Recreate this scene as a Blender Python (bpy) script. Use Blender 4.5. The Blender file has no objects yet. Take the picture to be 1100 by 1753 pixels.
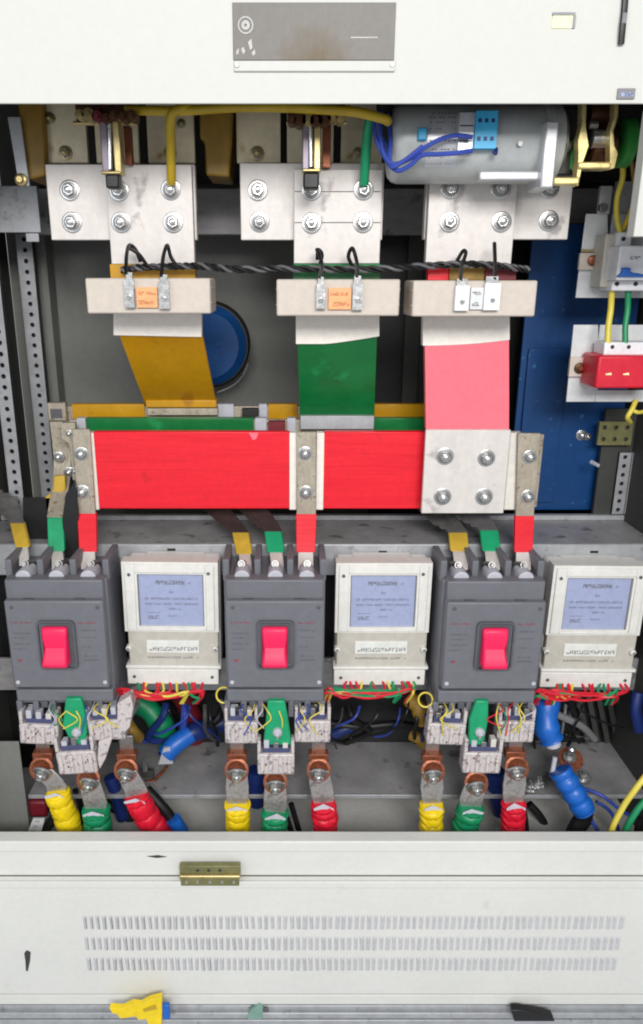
import bpy, math, random
from mathutils import Vector
random.seed(7)
S = bpy.context.scene
COL = S.collection

# ---------------------------------------------------------------- camera
W0, H0 = 1100.0, 1753.0
F, CX, CY, PITCH = 1270.0, 490.0, 876.5, math.radians(17.3)
CAM = Vector((0.0, -1.2, 1.5))
cd = bpy.data.cameras.new('camera'); cam = bpy.data.objects.new('camera', cd); COL.objects.link(cam)
cam.location = CAM; cam.rotation_euler = (math.radians(90) - PITCH, 0, 0)
cd.sensor_fit = 'VERTICAL'; cd.sensor_height = 24; cd.lens = F / H0 * 24
cd.shift_x = (W0 / 2 - CX) / H0
cd.clip_start = .01; cd.clip_end = 50
S.camera = cam

# ---------------------------------------------------------------- light
wd = bpy.data.worlds.new('World'); S.world = wd; wd.use_nodes = True
wd.node_tree.nodes['Background'].inputs[0].default_value = (.93, .97, 1, 1)
wd.node_tree.nodes['Background'].inputs[1].default_value = .50
def area(name, loc, target, sx, sy, power, col):
    l = bpy.data.lights.new(name, 'AREA'); l.shape = 'RECTANGLE'; l.size = sx; l.size_y = sy
    l.energy = power; l.color = col
    o = bpy.data.objects.new(name, l); COL.objects.link(o); o.location = loc
    o.rotation_euler = (Vector(target) - Vector(loc)).to_track_quat('-Z', 'Y').to_euler()
    return o
area('ceiling_light', (.40, -3.2, 2.72), (0, .2, .95), 1.9, .9, 124, (1, .98, .95))
area('window_light', (-1.6, -2.4, 2.0), (0, .3, 1.1), 1.0, 1.6, 16, (.92, .96, 1))
S.view_settings.view_transform = 'Standard'; S.view_settings.look = 'None'
S.view_settings.exposure = -0.02; S.view_settings.gamma = 1
S.render.filter_size = 1.9
try:
    S.cycles.filter_width = 2.0; S.cycles.max_bounces = 6
except Exception: pass

def P(px, py, Y):
    """a point of the plane y=Y from a pixel measured in the photograph"""
    a = (px - CX) / F; b = -(py - CY) / F
    d = Vector((a, math.cos(PITCH) + b * math.sin(PITCH), -math.sin(PITCH) + b * math.cos(PITCH)))
    t = (Y - CAM.y) / d.y
    return CAM + d * t
def rect(l, t, r, b, Y):
    m = (l + r) / 2; n = (t + b) / 2
    return P(l, n, Y).x, P(r, n, Y).x, P(m, b, Y).z, P(m, t, Y).z
def pxs(n, px, py, Y):   # n pixels as metres at that place
    return abs(P(px + n, py, Y).x - P(px, py, Y).x)

# ---------------------------------------------------------------- materials
def lin(c): return tuple(((v / 255) / 12.92 if v / 255 <= .04045 else ((v / 255 + .055) / 1.055) ** 2.4) for v in c)
MATS = {}
def mat(name, rgb, rough=.5, metal=0, var=.10, scale=18, bump=.0, bscale=200, stretch=(1, 1, 1), coat=0, spots=None, alpha=None, grime=.07):
    m = bpy.data.materials.new(name); m.use_nodes = True; MATS[name] = m
    N = m.node_tree.nodes; L = m.node_tree.links; bs = N['Principled BSDF']
    c = lin(rgb) if max(rgb) > 1 else rgb
    tc = N.new('ShaderNodeTexCoord'); mp = N.new('ShaderNodeMapping'); mp.inputs['Scale'].default_value = stretch
    L.new(tc.outputs['Object'], mp.inputs[0])
    n = N.new('ShaderNodeTexNoise'); n.inputs['Scale'].default_value = scale; n.inputs['Detail'].default_value = 6; n.inputs['Roughness'].default_value = .62
    L.new(mp.outputs[0], n.inputs['Vector'])
    r = N.new('ShaderNodeMapRange'); r.inputs[1].default_value = .3; r.inputs[2].default_value = .7
    r.inputs[3].default_value = 1 - var; r.inputs[4].default_value = 1 + var * .6
    L.new(n.outputs[0], r.inputs[0])
    mx = N.new('ShaderNodeVectorMath'); mx.operation = 'SCALE'; mx.inputs[0].default_value = c
    L.new(r.outputs[0], mx.inputs['Scale'])
    out = mx.outputs[0]
    if spots:
        n2 = N.new('ShaderNodeTexNoise'); n2.inputs['Scale'].default_value = spots[1]; n2.inputs['Detail'].default_value = 4
        L.new(tc.outputs['Object'], n2.inputs['Vector'])
        r2 = N.new('ShaderNodeMapRange'); r2.inputs[1].default_value = spots[2]; r2.inputs[2].default_value = spots[2] + .08
        L.new(n2.outputs[0], r2.inputs[0])
        mm = N.new('ShaderNodeMix'); mm.data_type = 'RGBA'; L.new(r2.outputs[0], mm.inputs[0]); L.new(out, mm.inputs[6])
        mm.inputs[7].default_value = (*lin(spots[0]), 1); out = mm.outputs[2]
    g1 = N.new('ShaderNodeTexNoise'); g1.inputs['Scale'].default_value = 75; g1.inputs['Detail'].default_value = 8; g1.inputs['Roughness'].default_value = .75
    L.new(tc.outputs['Object'], g1.inputs['Vector'])
    g2 = N.new('ShaderNodeMapRange'); g2.inputs[1].default_value = .38; g2.inputs[2].default_value = .62; g2.inputs[3].default_value = 1 - grime; g2.inputs[4].default_value = 1 + grime * .4
    L.new(g1.outputs[0], g2.inputs[0]); g3 = N.new('ShaderNodeVectorMath'); g3.operation = 'SCALE'
    L.new(out, g3.inputs[0]); L.new(g2.outputs[0], g3.inputs['Scale']); out = g3.outputs[0]
    L.new(out, bs.inputs['Base Color'])
    rr = N.new('ShaderNodeMapRange'); rr.inputs[3].default_value = max(.05, rough - .10); rr.inputs[4].default_value = min(1, rough + .14)
    L.new(n.outputs[0], rr.inputs[0]); L.new(rr.outputs[0], bs.inputs['Roughness'])
    bs.inputs['Metallic'].default_value = metal
    if coat: bs.inputs['Coat Weight'].default_value = coat; bs.inputs['Coat Roughness'].default_value = .15
    if bump:
        nb = N.new('ShaderNodeTexNoise'); nb.inputs['Scale'].default_value = bscale; nb.inputs['Detail'].default_value = 3
        L.new(mp.outputs[0], nb.inputs['Vector'])
        bp = N.new('ShaderNodeBump'); bp.inputs['Strength'].default_value = bump; bp.inputs['Distance'].default_value = .002
        L.new(nb.outputs[0], bp.inputs['Height']); L.new(bp.outputs[0], bs.inputs['Normal'])
    if alpha is not None: bs.inputs['Alpha'].default_value = alpha
    return m
cream = mat('cream_paint', (203, 203, 198), .72, 0, .02, 3, .05, 350, spots=((195, 194, 188), 9, .74), grime=.02)
door_p = mat('door_paint', (218, 218, 214), .45, 0, .04, 4, .06, 350, spots=((206, 206, 201), 14, .70), grime=.035)
louv = mat('louvre_paint', (196, 196, 200), .5, 0, .05, 40)
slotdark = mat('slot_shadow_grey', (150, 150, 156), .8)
scuff = mat('black_scuff', (60, 60, 60), .8)
wallg = mat('wall_grey', (124, 125, 121), .6, .05, .14, 5, .1, 120)
darkw = mat('dark_sheet', (66, 66, 64), .65, .1, .2, 8, .1, 90)
blackm = mat('black_plastic', (22, 22, 24), .45, 0, .25, 30)
galv = mat('galvanised_steel', (178, 180, 184), .42, .3, .16, 26, .12, 160, spots=((150, 151, 153), 45, .62))
galvd = mat('tray_steel', (172, 170, 172), .45, .3, .22, 14, .15, 140, (1, 1, 4), spots=((118, 116, 118), 22, .60))
floorm = mat('floor_sheet', (222, 222, 218), .5, .2, .10, 6, .08, 140)
tin = mat('tinned_copper', (216, 210, 206), .5, .12, .09, 30, .10, 220, (1, 1, .25), spots=((158, 150, 150), 16, .62))
tinold = mat('aged_tin', (178, 168, 152), .48, .35, .22, 60, .35, 260, (1, 1, .5), spots=((132, 120, 100), 70, .58))
sleevew = mat('cream_sleeve', (236, 230, 222), .5, 0, .05, 30, .12, 90, (.3, 1, 2))
steelb = mat('bolt_steel', (205, 205, 205), .24, .85, .18, 120, .05, 400)
steeld = mat('washer_steel', (150, 149, 148), .36, .8, .2, 120)
ctb = mat('resin_beige', (200, 189, 178), .5, 0, .05, 25, .06, 300)
must = mat('mustard_sleeve', (196, 144, 10), .28, 0, .16, 9, .22, 22, (1, 1, .5), spots=((170, 118, 14), 14, .6))
mustd = mat('ochre_block', (150, 116, 40), .45, 0, .25, 20, .2, 60)
greens = mat('green_sleeve', (8, 112, 54), .28, 0, .16, 12, .25, 22, (1, 1, 1.6), spots=((20, 140, 76), 12, .6))
reds = mat('red_sleeve', (230, 20, 42), .36, 0, .10, 14, .22, 26, (.35, 1, 6), spots=((206, 20, 38), 24, .66))
sheen_reds = mat('red_sleeve_sheen', (246, 118, 132), .36, 0, .05, 10, .2, 20, spots=((215, 90, 104), 30, .76))  # red sleeve with its pale sky reflection painted into the base colour
teal = mat('green_tape', (20, 155, 105), .38, 0, .14, 30, .2, 60)
yelt = mat('yellow_tape', (206, 170, 62), .4, 0, .14, 30, .2, 60)
yels = mat('yellow_shrink', (245, 212, 22), .42, 0, .14, 30, .6, 70)
grns = mat('green_shrink', (14, 138, 92), .42, 0, .14, 30, .25, 70)
reds2 = mat('crimson_shrink', (222, 24, 52), .42, 0, .12, 30, .25, 70)
blus = mat('blue_shrink', (24, 98, 190), .36, 0, .16, 30, .25, 70)
navy = mat('navy_jacket', (24, 46, 110), .42, 0, .2, 30, .2, 70)
maroon = mat('maroon_resin', (110, 18, 34), .5, 0, .2, 30)
bluep = mat('blue_panel_paint', (8, 66, 124), .38, .1, .16, 5, .15, 60, spots=((50, 110, 160), 60, .66))
blued = mat('blue_resin', (14, 70, 130), .3, .1, .2, 9)
brkg = mat('breaker_grey', (108, 109, 116), .46, 0, .05, 20, .14, 700)
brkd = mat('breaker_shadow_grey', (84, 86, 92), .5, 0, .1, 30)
capw = mat('terminal_cover_white', (188, 188, 198), .4, 0, .08, 60)
handle = mat('rocker_pink_red', (240, 28, 88), .45, 0, .06, 20)
redp = mat('red_print', (165, 62, 74), .6)
greyp = mat('grey_print', (92, 92, 98), .6)
inkb = mat('ink_blue_grey', (70, 74, 110), .6)
inkd = mat('ink_dark', (50, 46, 56), .6)
metc = mat('meter_cream', (224, 222, 217), .42, 0, .04, 20, .05, 300)
metm = mat('meter_band_taupe', (192, 187, 177), .4, 0, .08, 40, .08, 200)
metl = mat('meter_label_lavender', (152, 162, 200), .26, 0, .08, 30)
dispw = mat('display_white', (225, 226, 221), .35)
brass = mat('zinc_yellow_brass', (188, 170, 120), .34, .8, .25, 40, .1, 120)
brasd = mat('dark_bronze', (92, 60, 40), .42, .6, .35, 60, .3, 120)
copper = mat('bright_copper', (150, 88, 62), .38, .6, .35, 60, .3, 120, spots=((110, 66, 50), 60, .56))
motg = mat('motor_grey', (184, 187, 187), .36, .1, .08, 12, .08, 250)
motl = mat('motor_label_silver', (205, 206, 210), .3, .4, .06, 30)
cyan = mat('cyan_connector', (58, 172, 222), .4)
wblue = mat('wire_blue', (52, 74, 165), .4)
wblk = mat('wire_black', (20, 20, 22), .42)
wgry = mat('wire_grey', (122, 122, 126), .5)
wyel = mat('wire_yellow', (222, 204, 80), .4)
hosey = mat('hose_yellow', (190, 160, 34), .38, 0, .15, 20)
wgrn = mat('wire_green', (28, 140, 90), .4)
wred = mat('wire_red', (208, 28, 48), .4)
ctw = mat('clear_white_polycarbonate', (216, 208, 207), .25, 0, .16, 90, .5, 120, spots=((158, 142, 146), 95, .54), alpha=.86)
orng = mat('orange_label', (238, 170, 116), .45, 0, .12, 60)
platew = mat('white_mount_plate', (214, 216, 218), .4, .15, .10, 20)
mcbw = mat('mcb_white', (236, 236, 240), .4)
redb = mat('red_arrester', (212, 30, 54), .4, 0, .08, 30)
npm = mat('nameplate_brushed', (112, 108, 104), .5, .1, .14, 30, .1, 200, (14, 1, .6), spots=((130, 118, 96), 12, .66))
def reflection_patch(m, centre, rad, rgb, zs=1):
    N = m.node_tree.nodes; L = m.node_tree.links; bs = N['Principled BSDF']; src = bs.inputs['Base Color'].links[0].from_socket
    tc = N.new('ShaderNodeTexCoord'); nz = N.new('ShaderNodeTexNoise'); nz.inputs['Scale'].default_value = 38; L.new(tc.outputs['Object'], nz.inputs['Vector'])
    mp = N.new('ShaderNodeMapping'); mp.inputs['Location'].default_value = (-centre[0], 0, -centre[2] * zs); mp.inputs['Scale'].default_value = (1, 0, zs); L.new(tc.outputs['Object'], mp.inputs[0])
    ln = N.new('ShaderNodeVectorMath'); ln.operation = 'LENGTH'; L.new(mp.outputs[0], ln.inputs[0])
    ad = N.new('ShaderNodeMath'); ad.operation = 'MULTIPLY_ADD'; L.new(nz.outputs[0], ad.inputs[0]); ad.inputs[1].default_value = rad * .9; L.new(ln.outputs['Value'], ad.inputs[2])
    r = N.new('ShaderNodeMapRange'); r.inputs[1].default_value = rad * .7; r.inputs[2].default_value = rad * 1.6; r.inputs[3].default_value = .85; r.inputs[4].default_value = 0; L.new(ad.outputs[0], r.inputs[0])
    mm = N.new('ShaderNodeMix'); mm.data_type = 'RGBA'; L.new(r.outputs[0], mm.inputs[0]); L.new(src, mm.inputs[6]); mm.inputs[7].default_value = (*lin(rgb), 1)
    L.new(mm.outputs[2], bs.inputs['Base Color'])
reflection_patch(npm, (.003, 0, -.034), .052, (92, 76, 48), 1.1)  # brown reflection painted into the plate colour
olive = mat('olive_steel', (128, 126, 84), .45, .3, .25, 40)
pane = mat('clear_window', (235, 238, 245), .06, 0, .02, 10, .15, 14, alpha=.06, grime=.0)
cheek = mat('dull_violet_steel', (128, 118, 128), .35, .4, .2, 30)
brassy = mat('bright_zinc_yellow', (236, 216, 150), .28, .6, .2, 60, .1, 120)
gearg = mat('gear_green', (60, 150, 66), .4)
yelsk = mat('pale_yellow_foam', (250, 246, 190), .5)

# ---------------------------------------------------------------- mesh helpers
class MB:
    def __init__(s, m): s.v = []; s.f = []; s.mi = []; s.m = [m]; s.c = 0
    def use(s, m):
        if m not in s.m: s.m.append(m)
        s.c = s.m.index(m); return s
    def add(s, vs, fs):
        o = len(s.v); s.v += [Vector(v) for v in vs]
        for f in fs: s.f.append(tuple(i + o for i in f)); s.mi.append(s.c)
        return s
    def box(s, x0, x1, y0, y1, z0, z1):
        vs = [(x, y, z) for x in (x0, x1) for y in (y0, y1) for z in (z0, z1)]
        return s.add(vs, [(0, 1, 3, 2), (4, 6, 7, 5), (0, 4, 5, 1), (2, 3, 7, 6), (0, 2, 6, 4), (1, 5, 7, 3)])
    def pbox(s, l, t, r, b, Y, d):       # front face measured in the photograph, depth d behind it
        x0, x1, z0, z1 = rect(l, t, r, b, Y); return s.box(x0, x1, Y, Y + d, z0, z1)
    def prism(s, pts, y0, y1):           # polygon in x,z (list) from y0 to y1
        n = len(pts); vs = [(x, y0, z) for x, z in pts] + [(x, y1, z) for x, z in pts]
        fs = [tuple(range(n)), tuple(range(2 * n - 1, n - 1, -1))] + [(i, i + n, (i + 1) % n + n, (i + 1) % n) for i in range(n)]
        return s.add(vs, fs)
    def pprism(s, pts, Y, d):
        q = [P(a, b, Y) for a, b in pts]; return s.prism([(p.x, p.z) for p in q], Y, Y + d)
    def loft(s, rings, cap=True):
        n = len(rings[0]); vs = [p for r in rings for p in r]; fs = []
        for k in range(len(rings) - 1):
            for i in range(n): fs.append((k * n + i, k * n + (i + 1) % n, (k + 1) * n + (i + 1) % n, (k + 1) * n + i))
        if cap: fs.append(tuple(range(n - 1, -1, -1))); fs.append(tuple(range((len(rings) - 1) * n, len(rings) * n)))
        return s.add(vs, fs)
    def cyl(s, a, b, r0, r1=None, n=20):
        a = Vector(a); b = Vector(b); r1 = r0 if r1 is None else r1; d = (b - a).normalized()
        u = d.orthogonal().normalized(); w = d.cross(u)
        return s.loft([[c + (u * math.cos(2 * math.pi * i / n) + w * math.sin(2 * math.pi * i / n)) * r for i in range(n)] for c, r in ((a, r0), (b, r1))])
    def lathe(s, a, d, prof, n=24):      # prof: (distance along d, radius)
        a = Vector(a); d = Vector(d).normalized(); u = d.orthogonal().normalized(); w = d.cross(u)
        return s.loft([[a + d * h + (u * math.cos(2 * math.pi * i / n) + w * math.sin(2 * math.pi * i / n)) * r for i in range(n)] for h, r in prof])
    def tube(s, pts, r, n=8, sub=6, rf=None, flat=1.0):
        pts = [Vector(p) for p in pts]; q = spline(pts, sub); rings = []; u = None
        for k, p in enumerate(q):
            d = (q[min(k + 1, len(q) - 1)] - q[max(k - 1, 0)]).normalized()
            if u is None: u = d.cross(Vector((0, 1, 0))); u = u.normalized() if u.length > .01 else d.orthogonal().normalized()
            u = (u - d * u.dot(d)).normalized(); w = d.cross(u)
            rr = r * (rf(k / (len(q) - 1)) if rf else 1)
            rings.append([p + (u * math.cos(2 * math.pi * i / n) + w * flat * math.sin(2 * math.pi * i / n)) * rr for i in range(n)])
        return s.loft(rings)
    def ribbon(s, pts, w, th):           # flat bar along a path, width in x, thickness in y
        rings = []
        for k, p in enumerate(pts):
            ww = w[k] if isinstance(w, (list, tuple)) else w
            rings.append([p + Vector((-ww / 2, 0, 0)), p + Vector((ww / 2, 0, 0)), p + Vector((ww / 2, th, 0)), p + Vector((-ww / 2, th, 0))])
        return s.loft(rings)
    def glyphs(s, x0, x1, z, h, y, w=None, gap=.25, miss=.12):
        w = w or h * .62; x = x0; t = h * .16
        while x + w < x1:
            if random.random() > miss:
                st = [(x, x + w, z + h - t, z + h), (x, x + w, z + h / 2 - t / 2, z + h / 2 + t / 2), (x, x + w, z, z + t),
                      (x, x + t, z, z + h / 2), (x, x + t, z + h / 2, z + h), (x + w - t, x + w, z, z + h / 2), (x + w - t, x + w, z + h / 2, z + h)]
                for a in random.sample(st, random.choice((3, 4, 5))):
                    s.add([(a[0], y, a[2]), (a[1], y, a[2]), (a[1], y, a[3]), (a[0], y, a[3])], [(0, 1, 2, 3)])
            x += w * (1 + gap)
        return s
    def build(s, name, parent=None, bevel=0, smooth=True, loc=None, kind=None):
        me = bpy.data.meshes.new(name)
        off = world_of(parent) if parent else Vector((0, 0, 0))
        if loc is not None: off = Vector(loc)
        me.from_pydata([v - off for v in s.v], [], s.f)
        for m in s.m: me.materials.append(m)
        me.polygons.foreach_set('material_index', s.mi)
        me.polygons.foreach_set('use_smooth', [smooth] * len(s.f)); me.update()
        import bmesh
        bm = bmesh.new(); bm.from_mesh(me); bmesh.ops.recalc_face_normals(bm, faces=bm.faces); bm.to_mesh(me); bm.free()
        if smooth: me.set_sharp_from_angle(angle=math.radians(38))
        o = bpy.data.objects.new(name, me); COL.objects.link(o)
        if parent: o.parent = parent; o.location = off - world_of(parent)
        else: o.location = off
        if bevel:
            b = o.modifiers.new('bevel', 'BEVEL'); b.width = bevel; b.segments = 2; b.limit_method = 'ANGLE'; b.angle_limit = math.radians(50)
        if kind: o['kind'] = kind
        return o
def world_of(o):
    v = Vector((0, 0, 0))
    while o: v += o.location; o = o.parent
    return v
def spline(p, sub):
    if len(p) < 3: return [p[0].lerp(p[-1], i / 8) for i in range(9)]
    out = []
    for i in range(len(p) - 1):
        a = p[max(i - 1, 0)]; b = p[i]; c = p[i + 1]; d = p[min(i + 2, len(p) - 1)]
        for k in range(sub):
            t = k / sub; out.append(.5 * ((2 * b) + (c - a) * t + (2 * a - 5 * b + 4 * c - d) * t * t + (3 * b - a - 3 * c + d) * t ** 3))
    out.append(p[-1]); return out
def thing(name, loc, label, cat, group=None):
    o = bpy.data.objects.new(name, None); o.empty_display_size = .02; COL.objects.link(o); o.location = loc
    return tag(o, label, cat, group)
def tag(o, label, cat, group=None):
    o['label'] = label; o['category'] = cat
    if group: o['group'] = group
    return o
def copy_tree(o, parent=None):
    c = o.copy(); COL.objects.link(c); c.parent = parent
    for ch in list(o.children): copy_tree(ch, c)
    return c
def wire(name, pts, r, m, parent=None, n=8, rf=None, sub=8, loc=None):
    return MB(m).tube([P(*p) for p in pts], r, n, sub, rf).build(name, parent)
def perf_strip(mb, x0, x1, z0, z1, y, pitch, hr, cols=1):
    """sheet with real round holes in it, plus its turned edge"""
    nz = max(1, int((z1 - z0) / pitch)); ph = (z1 - z0) / nz; pw = (x1 - x0) / cols
    for c in range(cols):
        for k in range(nz):
            cx = x0 + (c + .5) * pw; cz = z0 + (k + .5) * ph; n = 12; vs = []
            for ring in range(3):
                for i in range(n):
                    a = 2 * math.pi * i / n + math.pi / n
                    if ring == 0:
                        ca, sa = math.cos(a), math.sin(a); q = 1 / max(abs(ca), abs(sa)); vs.append((cx + ca * q * pw / 2, y, cz + sa * q * ph / 2))
                    else: vs.append((cx + math.cos(a) * hr, y + (ring - 1) * .004, cz + math.sin(a) * hr))
            fs = [(r * n + i, r * n + (i + 1) % n, (r + 1) * n + (i + 1) % n, (r + 1) * n + i) for r in range(2) for i in range(n)]
            mb.add(vs, fs)

# one bolt mesh, shared by every bolt (radius 1, axis -y)
def bolt_mesh(name, wm, hm, flat=False):
    b = MB(wm); b.lathe((0, 0, 0), (0, -1, 0), [(0, .96), (0, 1), (.10, 1), (.13, .95), (.13, .8)], 28)
    b.use(steeld); b.lathe((0, -.13, 0), (0, -1, 0), [(0, .78), (.14, .78), (.16, .70)], 24)
    b.use(hm)
    hexp = lambda r, y: [Vector((math.cos(math.pi / 3 * i + .3) * r, y, math.sin(math.pi / 3 * i + .3) * r)) for i in range(6)]
    b.loft([hexp(.60, -.26), hexp(.62, -.30), hexp(.62, -.62), hexp(.52, -.70)])
    if not flat: b.lathe((0, -.70, 0), (0, -1, 0), [(0, .32), (.30, .32), (.36, .24)], 16)
    o = b.build(name); me = o.data; bpy.data.objects.remove(o); return me
BOLT = bolt_mesh('bolt', steelb, steelb); BOLTY = bolt_mesh('bolt_yellow', brass, brass)
def bolt(parent, px, py, Y, r, me=None, rot=None, name='bolt'):
    o = bpy.data.objects.new(name, me or BOLT); COL.objects.link(o); o.parent = parent
    R = pxs(r, px, py, Y); o.scale = (R, R, R); o.location = P(px, py, Y) - world_of(parent); o.rotation_euler = (random.uniform(-.06, .06), random.uniform(0, 6), 0)
    if rot: o.rotation_euler = rot
    return o

# ================================================================= enclosure
XL, XR = -.66, .78
ZF = P(500, 1500, 0).z - .03          # floor of the compartment
ZT = 2.05
def structure(name, m, fn):
    b = MB(m); fn(b); o = b.build(name); o['kind'] = 'structure'; return o
structure('back_wall', wallg, lambda b: b.box(XL, XR, .66, .67, ZF, ZT))
structure('wall_left', darkw, lambda b: b.box(XL - .01, XL, .012, .658, ZF, ZT))
structure('wall_right', darkw, lambda b: b.box(XR, XR + .01, .012, .658, ZF, ZT))
structure('floor', floorm, lambda b: b.box(XL, XR, .012, .658, ZF - .01, ZF))
structure('ceiling', darkw, lambda b: b.box(XL, XR, .012, .658, ZT, ZT + .01))

zt = P(550, 178, 0).z
cab = thing('switchgear_cabinet', (0, 0, ZF), 'cream painted steel switchgear cabinet front surrounding the open compartment, with a louvred panel below', 'cabinet')
b = MB(cream); b.box(XL, XR, -.002, .0025, zt, 2.35); b.box(XL, XR, .003, .03, zt + .006, zt + .009)
b.build('top_panel', cab, .0015)
b = MB(cream)   # right post edge
x0, x1, z0, z1 = rect(1098, 190, 1110, 405, .015); b.box(x0, XR, .015, .04, z0, zt - .001); b.build('edge_post', cab, .001)
b = MB(yelsk); b.pbox(946, 24, 980, 48, -.0035, .001)
b.use(slotdark); b.pbox(946, 21, 985, 26, -.0045, .002); b.pbox(980, 26.3, 985, 48, -.0045, .002)  # dark bars stand for the shadow along the recess edges
b.build('latch_window', cab)
b = MB(door_p)
x0, x1, za, zb = rect(0, 1441, 1100, 1459, 0); b.box(XL, XR, 0, .03, za, zb); zs = za
b.build('sill', cab, .0025)
x0, x1, za, zb = rect(0, 1460.5, 1100, 1505, -.002); b = MB(door_p); b.box(XL, XR, .006, .03, za, zs - .0005); b.build('frame_rail', cab, .003)
d = MB(door_p); x0, x1, z0d, z1d = rect(0, 1510, 1100, 1702, -.012)
d.box(XL, XR, -.012, .004, z0d, z1d)
x0, x1, zz0, zz1 = rect(0, 1510, 1100, 1521, -.016); d.box(XL, XR, -.016, -.0125, zz0, zz1)
door = d.build('door', cab, .003)
# louvres: three rows of small pressed slots, each one an object on the door
def louvre_mesh():
    b = MB(louv); w, h, e = .0032, .0345, .0032
    vs = [(-w, 0, -h / 2), (w, 0, -h / 2), (w, -e, -h / 2 + .003), (-w, 0, h / 2), (w, 0, h / 2), (w, -e, h / 2 - .003)]
    b.add(vs, [(0, 3, 5, 2), (0, 2, 1), (3, 4, 5)])
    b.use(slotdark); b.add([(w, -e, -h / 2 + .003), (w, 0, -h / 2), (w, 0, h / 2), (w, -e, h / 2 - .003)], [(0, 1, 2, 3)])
    b.add([(w, -.0003, -h / 2), (w + .0008, -.0003, -h / 2), (w + .0008, -.0003, h / 2), (w, -.0003, h / 2)], [(0, 1, 2, 3)])
    o = b.build('louvre', None, 0, False); me = o.data; bpy.data.objects.remove(o); return me
LM = louvre_mesh()
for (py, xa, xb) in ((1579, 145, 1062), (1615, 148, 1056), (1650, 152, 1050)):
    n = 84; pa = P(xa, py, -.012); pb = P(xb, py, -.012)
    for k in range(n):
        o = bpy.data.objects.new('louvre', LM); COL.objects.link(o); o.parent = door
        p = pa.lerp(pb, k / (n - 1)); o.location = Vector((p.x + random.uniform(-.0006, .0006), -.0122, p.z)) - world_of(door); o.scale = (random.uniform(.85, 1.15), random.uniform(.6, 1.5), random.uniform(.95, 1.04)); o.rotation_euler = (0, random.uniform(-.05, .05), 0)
b = MB(scuff); b.pprism([(41, 1632), (45, 1627), (52, 1630), (51, 1645), (47, 1663), (44, 1662), (43, 1645)], -.0128, .0006); b.build('key_slot', door)
b = MB(scuff); b.pprism([(250, 1466), (270, 1464), (286, 1467), (268, 1469)], .0054, .0005); b.build('scuff_mark', cab)
b = MB(door_p); x0, x1, za, zb = rect(0, 1704, 1100, 1720, -.006); b.box(XL, XR, -.006, .01, za, zb); b.build('plinth_rail', cab, .002)
b = MB(galv); x0, x1, zc, zd = rect(0, 1722, 1100, 1733, 0); b.box(XL, XR, 0, .02, zc, zd)
x0, x1, zc, zd = rect(0, 1735, 1100, 1744, -.012); b.box(XL, XR, -.012, .02, zc, zd)
x0, x1, zc, zd = rect(0, 1747, 1100, 1800, -.004); b.box(XL, XR, -.004, .02, zc, zd)
b.use(darkw).box(XL, XR, .021, .03, ZF - .5, z0d + .004); b.build('base_channel', cab, .002)
# hinge
b = MB(olive); b.pbox(307, 1483, 411, 1499, -.012, .012); b.use(brass); p0 = P(307, 1500, -.014); p1 = P(411, 1500, -.014)
b.cyl(p0, p1, .005, n=16); b.use(olive); b.pbox(309, 1503, 409, 1517, -.019, .006)
hg = b.build('hinge', cab, .0015)
for px, py in ((338, 1490), (357, 1490), (376, 1490), (319, 1510), (338, 1510), (359, 1510), (380, 1510), (400, 1510)):
    bb = MB(steelb if py > 1500 else scuff); q = P(px, py, -.012 if py < 1500 else -.019); bb.cyl(q, q + Vector((0, -.0016, 0)), .0035, .0028, 12); bb.build('screw', hg)
# left bars of the frame: perforated uprights
def rail(name_parent, l, r, yref, Y, ztop, zbot, m=galv, pitch=.0225, hr=.0052):
    x0 = P(l, yref, Y).x; x1 = P(r, yref, Y).x
    b = MB(m); perf_strip(b, x0, x1, zbot, ztop, Y, pitch, hr); b.box(x0 - .002, x0 - .0002, Y, Y + .03, zbot, ztop); b.use(blackm).box(x0, x1, Y + .012, Y + .014, zbot, ztop)
    return b.build('perforated_upright', name_parent)
fr = thing('rack_frame', (XL, .5, ZF), 'galvanised perforated uprights and cross channels along the left wall and behind the copper bars', 'frame')
rail(fr, 37, 62, 500, .54, P(50, 400, .54).z, P(80, 1010, .54).z)
rail(fr, 12, 34, 800, .37, P(50, 330, .37).z, P(80, 1000, .37).z)
b = MB(galv); x0, x1, za, zb = rect(8, 318, 66, 398, .40); b.box(XL, x1, .40, .405, za, zb); b.pbox(44, 399, 66, 414, .40, .005); b.build('side_bracket', fr, .001)
b = MB(wallg); x0, x1, za, zb = rect(60, 322, 1000, 402, .50); b.box(x0, XR, .50, .53, za, zb); b.m[0] = galvd; b.build('cross_channel', fr, .002)
b = MB(darkw); x0, x1, za, zb = rect(90, 185, 1000, 315, .56); b.box(x0, XR, .55, .56, za, zb + .2); b.build('upper_screen', fr, .001)
# back corner upright (left)
b = MB(wallg); x0, x1, za, zb = rect(78, 440, 95, 800, .60); b.box(x0, x1, .60, .65, ZF, ZT); b.build('corner_post', fr, .002)
# black opening right of centre and its edges
b = MB(blackm); x0, x1, za, zb = rect(640, 400, 900, 880, .60); b.box(x0, XR, .60, .61, za - .2, zb + .02); b.build('rear_opening', fr)
b = MB(darkw); x0, x1, za, zb = rect(693, 400, 720, 700, .585); b.box(x0, x1, .585, .6, za, zb); b.build('opening_upright', fr, .002)

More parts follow.
